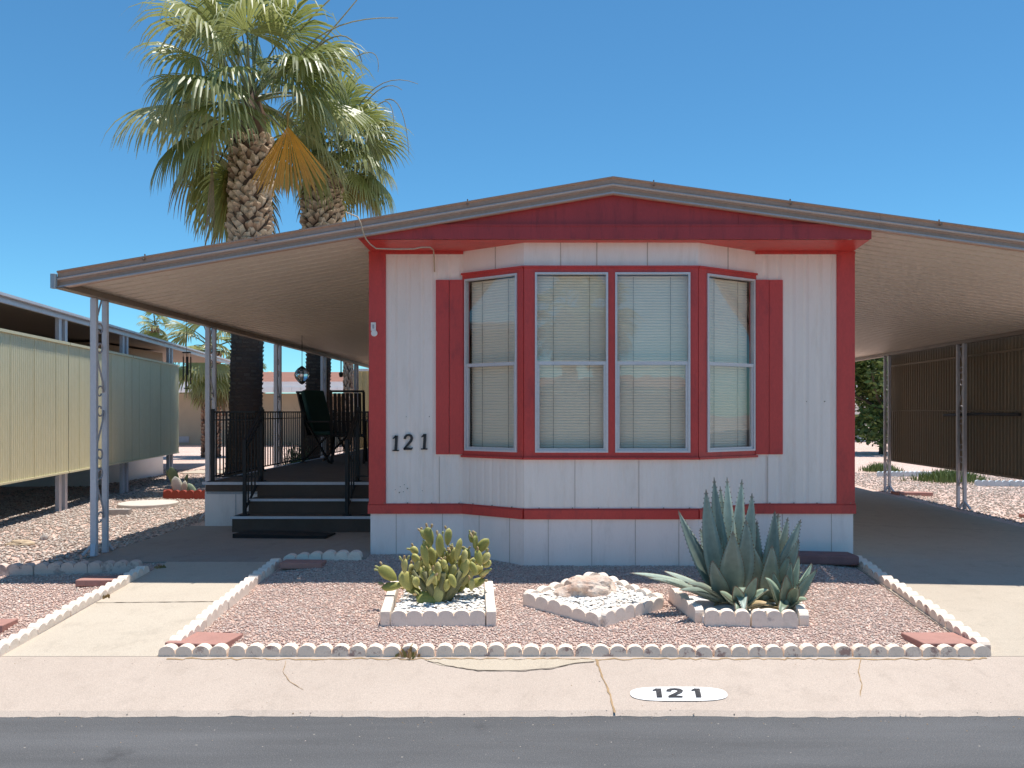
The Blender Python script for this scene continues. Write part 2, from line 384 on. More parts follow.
# ---------------------------------------------------------------- gravel stones (real stones)
OCT = np.array([(1, 0, 0), (-1, 0, 0), (0, 1, 0), (0, -1, 0), (0, 0, 1), (0, 0, -1)], float)
OF = np.array([(0, 2, 4), (2, 1, 4), (1, 3, 4), (3, 0, 4), (2, 0, 5), (1, 2, 5), (3, 1, 5), (0, 3, 5)])
def stones(name, pts, size, cols, seed, label=None, sink=.25, mat='stones', kind='stuff', smooth=True, flat=.45):
    g = np.random.default_rng(seed); n = len(pts); pts = np.asarray(pts, float)
    s = g.uniform(size[0], size[1], (n, 1, 1)) * g.uniform(.6, 1.15, (n, 1, 3)) * np.array([1, 1, flat])
    V = OCT[None] * s * g.uniform(.7, 1.3, (n, 6, 1)) + g.normal(0, .12, (n, 6, 3)) * s
    a = g.uniform(0, 2 * np.pi, n); ca, sa = np.cos(a), np.sin(a)
    X = V[:, :, 0] * ca[:, None] - V[:, :, 1] * sa[:, None]; Y = V[:, :, 0] * sa[:, None] + V[:, :, 1] * ca[:, None]
    t = g.normal(0, .4, n)[:, None]; Z = V[:, :, 2] + X * t * .5
    W = np.stack([X, Y, Z], -1) + pts[:, None, :]; W[:, :, 2] += s[:, :, 2] * sink
    F = (OF[None] + 6 * np.arange(n)[:, None, None]).reshape(-1, 3)
    me = bpy.data.meshes.new(name)
    me.vertices.add(n * 6); me.vertices.foreach_set('co', W.reshape(-1).astype(np.float32))
    me.loops.add(len(F) * 3); me.loops.foreach_set('vertex_index', F.reshape(-1).astype(np.int32))
    me.polygons.add(len(F)); me.polygons.foreach_set('loop_start', np.arange(0, len(F) * 3, 3, dtype=np.int32))
    me.update(calc_edges=True); me.validate()
    C = np.array(cols)[g.integers(0, len(cols), n)] * g.uniform(.8, 1.2, (n, 1))
    C = np.repeat(np.concatenate([np.clip(C, 0, .92), np.ones((n, 1))], 1), 6, axis=0)
    me.color_attributes.new('Col', 'FLOAT_COLOR', 'POINT').data.foreach_set('color', C.astype(np.float32).ravel())
    me.materials.append(M[mat]); me.polygons.foreach_set('use_smooth', [smooth] * len(me.polygons)); o = bpy.data.objects.new(name, me); col.objects.link(o)
    if kind: o['kind'] = kind
    if label: o['label'] = label
    o['category'] = 'gravel'
    return o
def scatter(n, x0, x1, y0, y1, seed, dz=-.012, avoid=()):
    g = random.Random(seed); out = []
    while len(out) < n:
        x, y = g.uniform(x0, x1), g.uniform(y0, y1)
        if any(f(x, y) for f in avoid): continue
        out.append((x, y, gz(x, y) + dz))
    return out
in_bay = lambda x, y: y > 7.03 and -.7 < x < 1.88 and y > 7.03 + max(0, -.147 - x, x - 1.294) * .7
stones('gravel', scatter(72000, -2.22, 2.66, 5.05, 7.42, 1, avoid=(in_bay, lambda x, y: x < -1.5 and y > 7.22)), (.0055, .0115), pinks, 1, 'pink crushed gravel filling the front bed')
stones('gravel', scatter(30000, -6.6, -3.25, 5.05, 6.95, 2) + scatter(1500, -3.95, -3.2, 6.9, 7.27, 12), (.006, .012), pinks, 2, 'pink crushed gravel in the bed left of the walkway')
greys = [(.60, .49, .41), (.68, .58, .50), (.50, .40, .335), (.64, .54, .47), (.40, .31, .26), (.72, .64, .57)]
stones('gravel', scatter(19000, -8, -3.95, 7.0, 13, 3) + scatter(7000, -8.5, -3.95, 13, 19, 4), (.012, .026), greys, 3, 'greyish gravel around the left awning posts')
stones('gravel', scatter(15000, 6.05, 11, 9.5, 20, 5) + scatter(2500, 2.9, 6.05, 17.5, 20, 6), (.014, .028), greys, 4, 'gravel yard beyond the carport screens')

gg = random.Random(77); pts = []
for _ in range(1500):
    x = gg.uniform(-6, 6); y = gg.choice((gg.gauss(4.36, .05), gg.uniform(3.9, 5.0), gg.gauss(4.97, .03)))
    y = min(y, 4.995); pts.append((x, y, (-1.573 if y < 4.385 else (kz(x, y) if y > 4.42 else -1.560)) - .001))
stones('grit', pts, (.0022, .0055), [(.42, .34, .28), (.6, .5, .42), (.25, .2, .17), (.5, .33, .18)], 78, 'loose grit on the street edge and sidewalk')
# ---------------------------------------------------------------- scalloped edging blocks
PITCH = .105
def scallop_mesh(n, thick, base, rise, name, mat, flat_end=False):
    mb = MB(); prof = [(0, -.05)]
    for k in range(n):
        for i in range(9):
            a = math.pi * (1 - i / 8)
            prof.append((PITCH * (k + .5) + PITCH * .5 * math.cos(a) * (.985), base + rise * math.sin(a) ** .8))
    prof.append((n * PITCH, -.05))
    # quads column by column
    N_ = len(prof); vs = []
    for (u, z) in prof: vs += [(u, -thick / 2, z), (u, thick / 2, z), (u, -thick / 2, -.05), (u, thick / 2, -.05)]
    fs = []
    for i in range(N_ - 1):
        a, b = i * 4, (i + 1) * 4
        fs += [(a, b, b + 1, a + 1)]
        if i > 0 and i < N_ - 2: fs += [(a + 2, b + 2, b, a), (a + 1, b + 1, b + 3, a + 3)]
    fs += [(4, 5, 7, 6), ((N_ - 2) * 4 + 2, (N_ - 2) * 4 + 3, (N_ - 2) * 4 + 1, (N_ - 2) * 4)]
    mb.add(vs, fs)
    me = bpy.data.meshes.new(name); me.from_pydata(mb.v, [], mb.f); me.materials.append(mat); me.update(); return me
blk = {}
def edging_row(p, q, n_per, label, group, mat='edging', thick=.075, base=.012, rise=.048, jit=1.0, dz=0, seed=0):
    g = random.Random(seed + 50)
    L = math.dist(p, q); nb = max(1, round(L / (n_per * PITCH + .004))); step = L / nb
    ang = math.atan2(q[1] - p[1], q[0] - p[0])
    key = (n_per, mat, thick, base, rise)
    for i in range(nb):
        x = p[0] + (q[0] - p[0]) * i / nb; y = p[1] + (q[1] - p[1]) * i / nb
        x2 = p[0] + (q[0] - p[0]) * (i + 1) / nb; y2 = p[1] + (q[1] - p[1]) * (i + 1) / nb
        if key not in blk:
            o = bpy.data.objects.new('edging_block', scallop_mesh(n_per, thick, base, rise, 'edging_block', M[mat])); blk[key] = o
        else: o = blk[key].copy()
        col.objects.link(o)
        z0, z1 = gz(x, y), gz(x2, y2)
        if y < 5.03 and y2 < 5.03: z0 = z1 = -1.447
        o.location = (x + g.uniform(-.004, .004) * jit, y + g.uniform(-.006, .006) * jit, z0 + dz + g.uniform(-.004, .003) * jit)
        o.rotation_euler = (g.uniform(-.06, .06) * jit, -math.atan2(z1 - z0, step) + g.uniform(-.012, .012) * jit, ang + g.uniform(-.02, .02) * jit)
        o.scale = ((step - .005) / (n_per * PITCH), 1, 1)
        tag(o, label, 'edging block', group)
edging_row((-2.27, 5.06), (2.66, 5.05), 4, 'scalloped edging block with worn white paint in the front row by the sidewalk', 'front row of edging blocks', thick=.06, seed=1)
edging_row((2.66, 5.12), (2.68, 7.30), 4, 'scalloped edging block in the row along the sunny driveway edge', 'edging row beside the driveway', seed=2)
edging_row((-2.235, 5.16), (-2.24, 7.2), 4, 'white scalloped edging block on the right side of the walkway', 'edging row right of the walkway', 'edging_clean', seed=3)
edging_row((-3.24, 5.02), (-3.24, 6.93), 4, 'white scalloped edging block on the left side of the walkway', 'edging row left of the walkway', 'edging_clean', seed=4)
edging_row((-2.2, 7.27), (-1.53, 7.25), 3, 'shaded scalloped edging block between the entry pad and the house corner', 'short edging row at the house corner', 'edging_clean', seed=5)
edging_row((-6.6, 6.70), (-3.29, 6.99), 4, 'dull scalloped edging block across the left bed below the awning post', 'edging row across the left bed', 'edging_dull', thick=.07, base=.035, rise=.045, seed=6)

# pavers and loose stones
def slab(name, cx, cy, w, d, h, rot, mat, label, cat, bev=.006):
    mb = MB(); mb.box(-w / 2, w / 2, -d / 2, d / 2, -.02, h)
    o = mb.build(name, M[mat], bevel=bev); o.location = (cx, cy, gz(cx, cy)); o.rotation_euler = (R(-2), R(1), rot)
    return tag(o, label, cat)
slab('paver', -2.09, 5.27, .36, .30, .028, R(-4), 'paver', 'pink paver in the front left corner of the gravel bed', 'paver')
slab('paver', 2.47, 5.27, .36, .30, .028, R(3), 'paver', 'pink paver in the front right corner of the gravel bed', 'paver')
slab('paver', -3.43, 6.64, .32, .22, .03, R(6), 'paver', 'pink paver beside the walkway below the left awning post', 'paver')
slab('paver', -3.66, 5.56, .34, .22, .03, R(8), 'paver', 'pink paver cut off by the left picture edge', 'paver')
slab('paver', -1.98, 7.05, .34, .2, .03, R(2), 'paver', 'small pink paver in shade by the walkway and house corner', 'paver')
slab('paver', 6.35, 14.6, .6, .3, .04, R(5), 'paver', 'red paver at the foot of the far carport post', 'paver')
slab('paver', 6.72, 11.35, .55, .3, .04, R(-8), 'paver', 'red paver in the gravel right of the carport posts', 'paver')
slab('splash_block', 2.38, 7.2, .52, .28, .06, R(-2), 'maroon', 'maroon splash block in shade at the right house corner', 'splash block', .015)
slab('doormat', -2.62, 8.66, .95, .34, .03, R(-3), 'mat', 'dark doormat on the concrete in front of the brown steps', 'doormat')
def blob(name, cx, cy, w, d, h, mat, label, cat, seed, rot=0, z=None, sub=3):
    import bmesh
    bm = bmesh.new(); bmesh.ops.create_icosphere(bm, subdivisions=sub, radius=1); g = random.Random(seed)
    from mathutils import noise as mn
    for v in bm.verts:
        k = 1 + .35 * mn.noise(v.co * 1.3 + Vector((seed, 0, 0))) + .16 * mn.noise(v.co * 3.7 + Vector((0, seed, 0)))
        c = v.co * k
        v.co = Vector((c.x * w / 2, c.y * d / 2, c.z * h))
    me = bpy.data.meshes.new(name); bm.to_mesh(me); bm.free(); me.materials.append(M[mat])
    o = bpy.data.objects.new(name, me); col.objects.link(o)
    o.location = (cx, cy, gz(cx, cy) if z is None else z); o.rotation_euler = (0, 0, rot)
    return tag(o, label, cat)
blob('stone', -5.0, 8.15, .26, .14, .045, 'stone_tan', 'flat tan stone on gravel left of the front post pair', 'stone', 2)
blob('stone', -4.98, 8.5, .07, .06, .04, 'stone_grey', 'tiny dark stone behind the flat tan stone', 'stone', 4)
slab('brick', -5.25, 10.55, .26, .14, .06, R(12), 'stone_grey', 'grey brick on gravel right of the front post pair', 'brick')
mb = MB(); mb.tube([(0, 0, -.02), (0, 0, .035)], .38, 28)
o = mb.build('stepping_stone', M['disc'], bevel=.01); o.location = (-5.35, 11.55, gz(0, 9)); tag(o, 'round pale stepping stone on gravel near the red edged cactus', 'stepping stone')

# ---------------------------------------------------------------- beds
def white_fill(name, inside, x0, x1, y0, y1, n, seed, label):
    g = random.Random(seed); pts = []
    while len(pts) < n:
        x, y = g.uniform(x0, x1), g.uniform(y0, y1)
        if inside(x, y): pts.append((x, y, gz(x, y) + .035 + g.uniform(0, .02)))
    return stones(name, pts, (.012, .026), [(.92, .88, .82), (.88, .83, .76), (.92, .90, .86), (.78, .68, .58)], seed, label, mat='white_stones', smooth=False, flat=.3)
def poly_in(poly):
    def f(x, y):
        s = False; n = len(poly)
        for i in range(n):
            (a, b), (c, d) = poly[i], poly[(i + 1) % n]
            if (b > y) != (d > y) and x < (c - a) * (y - b) / (d - b) + a: s = not s
        return s
    return f
def bed_soil(poly, label):
    mb = MB(); n = len(poly)
    mb.add([(x, y, gz(x, y) + .03) for x, y in poly] + [(x, y, gz(x, y) - .02) for x, y in poly], [tuple(range(n))] + [(i + n, (i + 1) % n + n, (i + 1) % n, i) for i in range(n)])
    o = mb.build('bed_soil', M['plaque']); return tag(o, kind='structure')
# cactus bed
cb = [(-1.0, 5.66), (-.36, 5.66), (-.36, 6.36), (-1.0, 6.36)]
edging_row((-1.0, 5.64), (-.37, 5.64), 6, 'white scalloped block on the street side of the cactus bed', None, 'edging_clean', thick=.06, base=.045, rise=.038, seed=11)
for x, lb in ((-1.035, 'plain white rail on the left side of the cactus bed'), (-.335, 'plain white rail on the right side of the cactus bed')):
    mb = MB(); mb.box(-.032, .032, 0, .74, -.04, .085); o = mb.build('edging_rail', M['edging_clean'], bevel=.006)
    o.location = (x, 5.61, gz(x, 5.64)); o.rotation_euler = (R(4.3), 0, R(5)); tag(o, lb, 'edging block')
bed_soil(cb, ''); white_fill('white_gravel', poly_in(cb), -1, -.36, 5.66, 6.36, 1700, 21, 'white stones around the prickly pear')
# diamond bed
db = [(-.12, 6.08), (.40, 5.62), (.84, 6.01), (.42, 6.6)]
names4 = ['white scalloped block on the front left side of the diamond bed', 'white scalloped block on the front right side of the diamond bed',
          'white scalloped block on the back right side of the diamond bed', 'white scalloped block on the back left side of the diamond bed']
for i in range(4):
    edging_row(db[i], db[(i + 1) % 4], 3, names4[i], 'sides of the diamond bed', 'edging_clean', thick=.055, base=.035, rise=.042, seed=12 + i)
bed_soil([(.36 + (x - .36) * .94, 6.08 + (y - 6.08) * .94) for x, y in db], '')
white_fill('white_gravel', poly_in([(.36 + (x - .36) * .93, 6.08 + (y - 6.08) * .93) for x, y in db]), -.2, .9, 5.6, 6.6, 2200, 22, 'white stones in the diamond shaped bed')
blob('rock', .33, 6.16, .42, .24, .10, 'rock', 'pink quartz rock on the white stones of the diamond bed', 'rock', 5, .2, gz(0, 6.15) + .07, 4)
# agave bed
ab = [(.96, 6.15), (1.08, 5.66), (1.70, 5.62), (1.76, 6.15)]
edging_row((.95, 6.18), (1.06, 5.68), 4, 'pale scalloped block on the left side of the agave bed', None, 'edging_clean', thick=.06, base=.055, rise=.04, seed=31)
edging_row((1.08, 5.64), (1.68, 5.60), 3, 'pale scalloped block on the street side of the agave bed', 'front blocks of the agave bed', 'edging_clean', thick=.06, base=.055, rise=.04, seed=32)
edging_row((1.73, 5.60), (1.80, 6.15), 5, 'pale scalloped block on the right side of the agave bed', None, 'edging_clean', thick=.06, base=.045, rise=.04, seed=33)
bed_soil(ab, ''); 
# red scalloped ring around the far cactus
def red_ring(cx, cy, w, d):
    mesh_key = None
    edging_row((cx - w / 2, cy - d / 2), (cx + w / 2, cy - d / 2), 4, 'red scalloped block on the near side of the far cactus bed', 'red blocks around the far cactus', 'brick', base=.07, rise=.05, seed=41)
    edging_row((cx - w / 2, cy - d / 2), (cx - w / 2, cy + d / 2), 4, 'red scalloped block on the left side of the far cactus bed', None, 'brick', base=.07, rise=.05, seed=42)
    edging_row((cx + w / 2, cy - d / 2), (cx + w / 2, cy + d / 2), 4, 'red scalloped block on the right side of the far cactus bed', None, 'brick', base=.07, rise=.05, seed=43)
red_ring(-5.1, 12.7, .85, .45)

# ---------------------------------------------------------------- prickly pear
def pad(mb, c, L, W, ang, yaw, T=.022, colr=(.2, .24, .08)):
    """flattened egg; ang = lean in the picture plane, yaw = turn about its long axis"""
    n, m_ = 12, 8; vs = []; cs = []
    ca, sa = math.cos(ang), math.sin(ang); cy, sy = math.cos(yaw), math.sin(yaw)
    g = random.random()
    for i in range(m_ + 1):
        t = i / m_; zz = (t - .5) * L
        rad = math.sin(math.pi * min(1, max(0, t))) ** .55 * (.72 + .36 * t)
        for k in range(n):
            a = 2 * math.pi * k / n
            x = math.cos(a) * W / 2 * rad; y = math.sin(a) * T * (.5 + .5 * rad) * (1 if rad > .05 else 0)
            x, y = x * cy - y * sy, x * sy + y * cy
            X = x * ca + zz * sa; Z = -x * sa + zz * ca
            vs.append((c[0] + X, c[1] + y, c[2] + Z))
            e = abs(math.cos(a)) ** 6  # rim mask: edge highlight painted into the pad's vertex colours
            cs.append(tuple(colr[j] * (1 - .0 * e) + (.44, .40, .16)[j] * .55 * e for j in range(3)))
    fs = [(i * n + k, i * n + (k + 1) % n, (i + 1) * n + (k + 1) % n, (i + 1) * n + k) for i in range(m_) for k in range(n)]
    fs += [tuple(reversed(range(n))), tuple(range(m_ * n, m_ * n + n))]
    mb.add(vs, fs, cs)
PADS = [(258, 365, 140, 82, -52), (290, 452, 140, 60, -98), (372, 312, 95, 46, 0), (415, 340, 80, 40, 8), (385, 415, 130, 95, -25), (540, 112, 125, 62, -14), (503, 100, 70, 30, -25),
        (670, 115, 110, 52, 5), (612, 175, 150, 60, 0), (535, 192, 100, 60, -20), (440, 207, 62, 48, -50), (455, 272, 90, 64, -35), (512, 242, 150, 52, -12), (562, 312, 150, 46, 4),
        (590, 440, 130, 60, -8), (468, 365, 62, 40, -10), (505, 380, 82, 46, -20), (452, 425, 72, 54, -10), (520, 540, 130, 100, -75), (492, 430, 82, 50, -15), (665, 255, 90, 50, 10),
        (738, 205, 150, 46, 12), (702, 215, 62, 45, 0), (797, 240, 90, 55, -5), (782, 330, 122, 74, 18), (900, 180, 125, 70, 42), (855, 150, 90, 28, 0), (828, 122, 62, 22, -10),
        (860, 345, 102, 64, 60), (922, 262, 90, 60, 35), (935, 300, 62, 52, 50), (790, 402, 120, 82, 40), (852, 432, 130, 62, 70), (700, 350, 100, 60, 15), (660, 402, 92, 50, -5),
        (685, 470, 150, 50, 22), (600, 512, 120, 80, 5), (640, 302, 62, 42, 0), (742, 452, 120, 80, 50), (915, 362, 70, 40, 60), (622, 205, 120, 50, -5), (560, 245, 110, 60, -10),
        (600, 350, 120, 70, 0), (640, 420, 130, 80, 5), (560, 470, 120, 70, -30), (700, 400, 120, 80, 30), (520, 330, 110, 60, -20), (830, 300, 100, 60, 40), (430, 470, 120, 70, -60), (760, 280, 90, 50, 20)]
gq = random.Random(9)
for _ in range(22): PADS.append((gq.uniform(440, 880), gq.uniform(230, 470), gq.uniform(75, 120), gq.uniform(32, 56), gq.uniform(-28, 34)))
t = thing('prickly_pear', 'bushy prickly pear cactus with many green pads in the white edged bed', 'cactus', (-.7, 6.02, gz(0, 6.02)))
mb = MB(); tips = MB(); g = random.Random(4)
for i, (cx, cy, L, W, a) in enumerate(PADS):
    px, py = 350 + cx / 6.827, 520 + cy / 6.827
    D = 6.02 + g.uniform(-.2, .2) * (1 if 430 < cx < 800 else .5)
    if cy > 480: D = 5.93
    s = D / 850
    base = g.choice([(.31, .30, .065), (.39, .37, .09), (.46, .42, .12), (.23, .24, .05), (.50, .45, .16)])
    c = ((px - 542) * s, D, -(py - 412) * s)
    L3, W3 = L / 6.827 * s * 1.14, W / 6.827 * s * 1.06
    pad(mb, c, L3, max(W3, .05) * 1.08, R(a), g.uniform(-.7, .7) if W > 40 else 1.2, .019, base)
    for q in range(g.randint(0, 3)):
        aa = R(a) + g.uniform(-.5, .5); tp = (c[0] + math.sin(aa) * L3 * .52, c[1] + g.uniform(-.01, .01), c[2] + math.cos(aa) * L3 * .52)
        pad(tips, tp, g.uniform(.025, .05), .018, aa, 0, .008, g.choice([(.45, .3, .14), (.36, .36, .14), (.5, .36, .2)]))
# woody core that carries the pads
for a in range(9):
    th = a * .7; q = (-.72 + .2 * math.cos(th), 6.02 + .13 * math.sin(th), gz(0, 6) + .26)
    mb.tube([(-.72, 6.0, gz(0, 6) - .02), (-.72 + .1 * math.cos(th), 6.0 + .06 * math.sin(th), gz(0, 6) + .12), q], [.035, .03, .018], 7, (.20, .19, .08))
mb.build('pads', attr_mat('cactus_pad', .55, 120, .35, var=(.7, 1)), t, smooth=True)
tips.build('buds', attr_mat('cactus_bud', .8, 60, .2), t, smooth=True)

# ---------------------------------------------------------------- agave
def agave_leaf(mb, base, tip, W, bend=(0, 0, 0), colr=(.17, .25, .22), face=None, seg=12, spines=True, seed=0):
    g = random.Random(seed); b, tpt = Vector(base), Vector(tip); mid = (b + tpt) / 2 + Vector(bend)
    P = [b * (1 - s) ** 2 + mid * 2 * s * (1 - s) + tpt * s * s for s in [i / seg for i in range(seg + 1)]]
    axis = (tpt - b).normalized()
    out = Vector(face) if face else Vector((0, -1, .2))
    vs = []; cs = []; edge = []
    tint = g.uniform(.68, 1.2); warm = g.uniform(0, .12)
    for i, p in enumerate(P):
        s = i / seg; d = (P[min(i + 1, seg)] - P[max(i - 1, 0)]).normalized()
        side = d.cross(out).normalized(); nn = side.cross(d).normalized()
        w = W * (.62 + .38 * math.sin(min(1, s / .4) * math.pi / 2)) * (1 if s < .4 else max(0, (1 - ((s - .4) / .6) ** 1.5))) / 2 + .0015
        th = .018 * (1 - s) + .002; tr = w * .38
        row = [p - side * w + nn * tr, p - side * w * .5 + nn * tr * .2, p, p + side * w * .5 + nn * tr * .2, p + side * w + nn * tr, p + side * w * .5 - nn * th, p - side * w * .5 - nn * th]
        vs += row; edge.append((row[0], row[4], side, d, nn))
        base_c = [(colr[j] + (warm, warm * .7, 0)[j] * (1 - s)) * tint * (.8 + .4 * s) for j in range(3)]
        if s > .93: base_c = (.14, .08, .05)
        pale = [min(1, c * 1.45 + .03) for c in base_c]
        cs += [pale, base_c, [c * .92 for c in base_c], base_c, pale, [c * .85 for c in base_c], [c * .85 for c in base_c]]
    n = 7
    fs = [(i * n + k, i * n + (k + 1) % n, (i + 1) * n + (k + 1) % n, (i + 1) * n + k) for i in range(seg) for k in range(n)]
    mb.add(vs, fs, [tuple(c) for c in cs])
    if spines:
        for i in range(1, seg):
            for f in (0, .5):
                e0, e1 = edge[i], edge[min(i + 1, seg)]
                for q, sg in ((0, -1), (1, 1)):
                    p = e0[q].lerp(e1[q], f); d = e0[3]; sd = e0[2] * sg
                    mb.add([p - d * .006, p + d * .006, p + sd * .008 + d * .003], [(0, 1, 2)], (.20, .12, .07))
AG = attr_mat('agave_leaf', .45, 25, .25, .06, .5, (.72, 1))
def P3(px, py, D): return ((px - 542) * D / 850, D, -(py - 412) * D / 850)
def agave(label, bx, by, D0, leaves, seed, colr=(.27, .34, .29)):
    ga = random.Random(seed * 7)
    t = thing('agave', label, 'agave', (*P3(bx, by, D0)[:2], gz(0, D0)))
    mb = MB()
    for i, (tx, ty, dD, Wp, bend, ox, fc) in enumerate(leaves):
        tipD = D0 + dD
        b = P3(bx + ox, by, D0 + dD * .12); tp = P3(tx, ty, tipD)
        bend = tuple(q + ga.uniform(-.018, .018) for q in bend)
        f = fc or ((bx - tx) * .012, -1 if dD < .05 else 1, .3)
        agave_leaf(mb, b, tp, Wp * D0 / 850, bend, colr, f, seed=seed * 100 + i)
    for q in range(4 if seed < 3 else 2):
        aa = ga.uniform(3.3, 6.1); l = ga.uniform(.14, .24); b = P3(bx + ga.uniform(-8, 8), by + 4, D0)
        agave_leaf(mb, b, (b[0] + l * math.cos(aa), b[1] + l * math.sin(aa) * .8, b[2] + ga.uniform(-.01, .05)), .055, (0, 0, .05), (.46, .34, .19), (0, -.2, 1), seed=900 + q + seed, spines=False)
    mb.tube([P3(bx, by + 8, D0), P3(bx, by - 16, D0)], [.05, .035], 8, colr)
    mb.build('leaves', AG, t, smooth=True)
F = (0, -1, .15)
agave('tall blue grey agave with upright spiny leaves in the white edged bed', 730, 600, 5.98, [
    (678, 510, .05, 17, (-.03, 0, -.03), -8, (.5, -1, 0)), (706, 489, .02, 19, (-.04, 0, 0), -6, F), (714, 477, .14, 17, (-.01, 0, 0), -3, F), (727, 477, .18, 16, (0, 0, 0), 0, F),
    (720, 486, .22, 15, (0, 0, 0), 2, F), (742, 479, .16, 16, (.01, 0, 0), 2, F), (752, 493, .05, 17, (.04, 0, 0), 5, F), (733, 531, -.12, 25, (0, -.05, 0), 0, F),
    (712, 560, -.16, 16, (-.03, -.05, 0), -4, F), (746, 520, -.05, 20, (.03, -.04, 0), 4, F),
    (630, 573, -.12, 12, (-.02, -.02, .07), -14, (0, -.3, 1)), (664, 571, .1, 11, (-.02, 0, .05), -12, (0, -.4, 1)), (648, 578, -.18, 12, (-.02, 0, .05), -14, (0, -.3, 1)), (688, 584, -.3, 13, (0, 0, .06), -8, (0, -.5, 1)),
    (679, 590, -.30, 12, (0, 0, .05), -10, (0, -.4, 1)), (744, 612, -.34, 13, (.0, -.02, .12), 6, (0, -.8, .6)), (700, 528, .25, 15, (-.02, .05, 0), -5, F)], 1)
agave('shorter blue grey agave right of the tall one in the same bed', 764, 599, 6.05, [
    (757, 520, .05, 15, (-.02, 0, 0), -5, F), (775, 510, .05, 17, (0, 0, 0), 0, F), (779, 513, .2, 15, (0, 0, 0), 2, F), (788, 517, .15, 14, (.01, 0, 0), 3, F), (801, 519, .1, 15, (.02, 0, 0), 5, F),
    (799, 540, -.05, 15, (.03, 0, .0), 6, F), (752, 516, .25, 13, (-.02, 0, 0), -6, F), (750, 541, -.1, 19, (-.01, -.04, 0), -6, F), (772, 545, -.15, 18, (.01, -.05, 0), 2, F), (789, 556, -.05, 14, (.03, 0, 0), 6, F),
    (803, 572, -.15, 10, (.0, 0, .06), 8, (0, -.4, 1)), (778, 513, .1, 12, (0, 0, 0), -1, F)], 2)
agave('small agave pup with narrow leaves at the right end of the bed', 785, 606, 5.82, [
    (817, 569, .0, 10, (.01, 0, -.01), 4, F), (799, 556, .05, 9, (.01, 0, 0), 2, F), (812, 563, .1, 9, (.01, 0, 0), 3, F), (791, 562, .0, 10, (0, 0, 0), 0, F), (797, 585, -.15, 10, (.01, 0, .03), 4, (0, -.6, .6)),
    (773, 572, .0, 10, (0, 0, .01), -3, F), (765, 578, -.1, 11, (-.02, 0, .05), -5, (0, -.6, .8)), (807, 600, -.12, 8, (.01, 0, .05), 5, (0, -.5, .9)), (779, 617, -.2, 8, (0, -.03, .08), 0, (0, -.8, .6)), (786, 575, -.1, 12, (0, -.02, 0), 0, F)], 3, (.28, .37, .27))
agave('small agave pup drooping over the edging in front of the tall agave', 742, 604, 5.80, [
    (757, 577, -.05, 10, (.01, 0, .02), 3, F), (735, 586, -.1, 11, (0, 0, .02), -2, F), (769, 590, -.1, 9, (.02, 0, .05), 5, (0, -.5, .8)), (738, 622, -.17, 11, (-.01, -.04, .09), -2, (0, -.9, .5)), (720, 592, -.1, 10, (-.02, 0, .04), -5, (0, -.5, .8))], 4, (.31, .39, .28))

# far cactus with pads beside the red ring
t = thing('prickly_pear', 'small cactus with one upright green pad and a bleached pad in the red edged bed', 'cactus', (-5.1, 12.7, gz(0, 9)))
mb = MB(); 
pad(mb, P3(174, 478, 12.75), .36, .16, R(-18), .2, .02, (.15, .20, .10)); pad(mb, P3(193, 493, 12.65), .33, .13, R(-25), .3, .02, (.22, .30, .22))
pad(mb, P3(186, 480, 12.9), .2, .05, R(15), .3, .02, (.2, .25, .14)); pad(mb, P3(170, 476, 12.8), .22, .07, R(-30), .4, .02, (.2, .25, .14))
mb.build('pads', attr_mat('far_pad', .6, 30, .2), t, smooth=True)
mb = MB(); pad(mb, P3(177, 486, 12.62), .30, .17, R(-12), .1, .02, (.62, .6, .55)); pad(mb, P3(184, 489, 12.6), .26, .10, R(8), .1, .02, (.55, .52, .45))
tag(mb.build('dead_pad', attr_mat('bleached_pad', .8, 30, .3), t, smooth=True), 'bleached white pad')

# ---------------------------------------------------------------- the mobile home
XL, XR, YF, YB = -1.501, 2.722, 7.44, 20.0
APX, APZ = .572, 1.889
SL, SR = (1.889 - 1.128) / (APX + 3.90), (1.889 - 1.431) / (3.884 - APX)
YFAS = 6.85
def roof_z(x): return APZ - (SL * (APX - x) if x < APX else SR * (x - APX))
home = thing('mobile_home', 'white mobile home with red trim and a bay window under a low gable', 'mobile home', (.6, 13, gz(0, 9)))
Z_BELT0, Z_BELT1, Z_SOF = -.888, -.812, 1.405
bay = [(XL, YF), (-.69, YF), (-.149, 7.05), (1.294, 7.05), (1.866, YF), (XR, YF)]
def frame_of(a, b):
    L = math.dist(a, b); t_ = ((b[0] - a[0]) / L, (b[1] - a[1]) / L); return (a, t_, (t_[1], -t_[0])), L
def ribbed(mb, Fr, L, z0, z1, pitch, depth, groove=.3, off=0, duty=.5):
    """siding sheet with shallow vertical ribs standing out of the face"""
    u = 0; pr = [(0, 0)]
    while u < L - 1e-6:
        a = min(u + pitch * duty, L); b = min(u + pitch * duty + pitch * groove * .5, L); c = min(u + pitch - pitch * groove * .5, L); d = min(u + pitch, L)
        pr += [(a, 0), (b, -depth), (c, -depth), (d, 0)]; u += pitch
    o, t_, n_ = Fr; vs = []
    for (u, w) in pr:
        x = o[0] + t_[0] * u + n_[0] * (w + off); y = o[1] + t_[1] * u + n_[1] * (w + off); vs += [(x, y, z0), (x, y, z1)]
    mb.add(vs, [(2 * i, 2 * i + 2, 2 * i + 3, 2 * i + 1) for i in range(len(pr) - 1)])
wall = MB(); seams = MB()
W_TOP, W_BOT = 1.207, -.390          # red window band
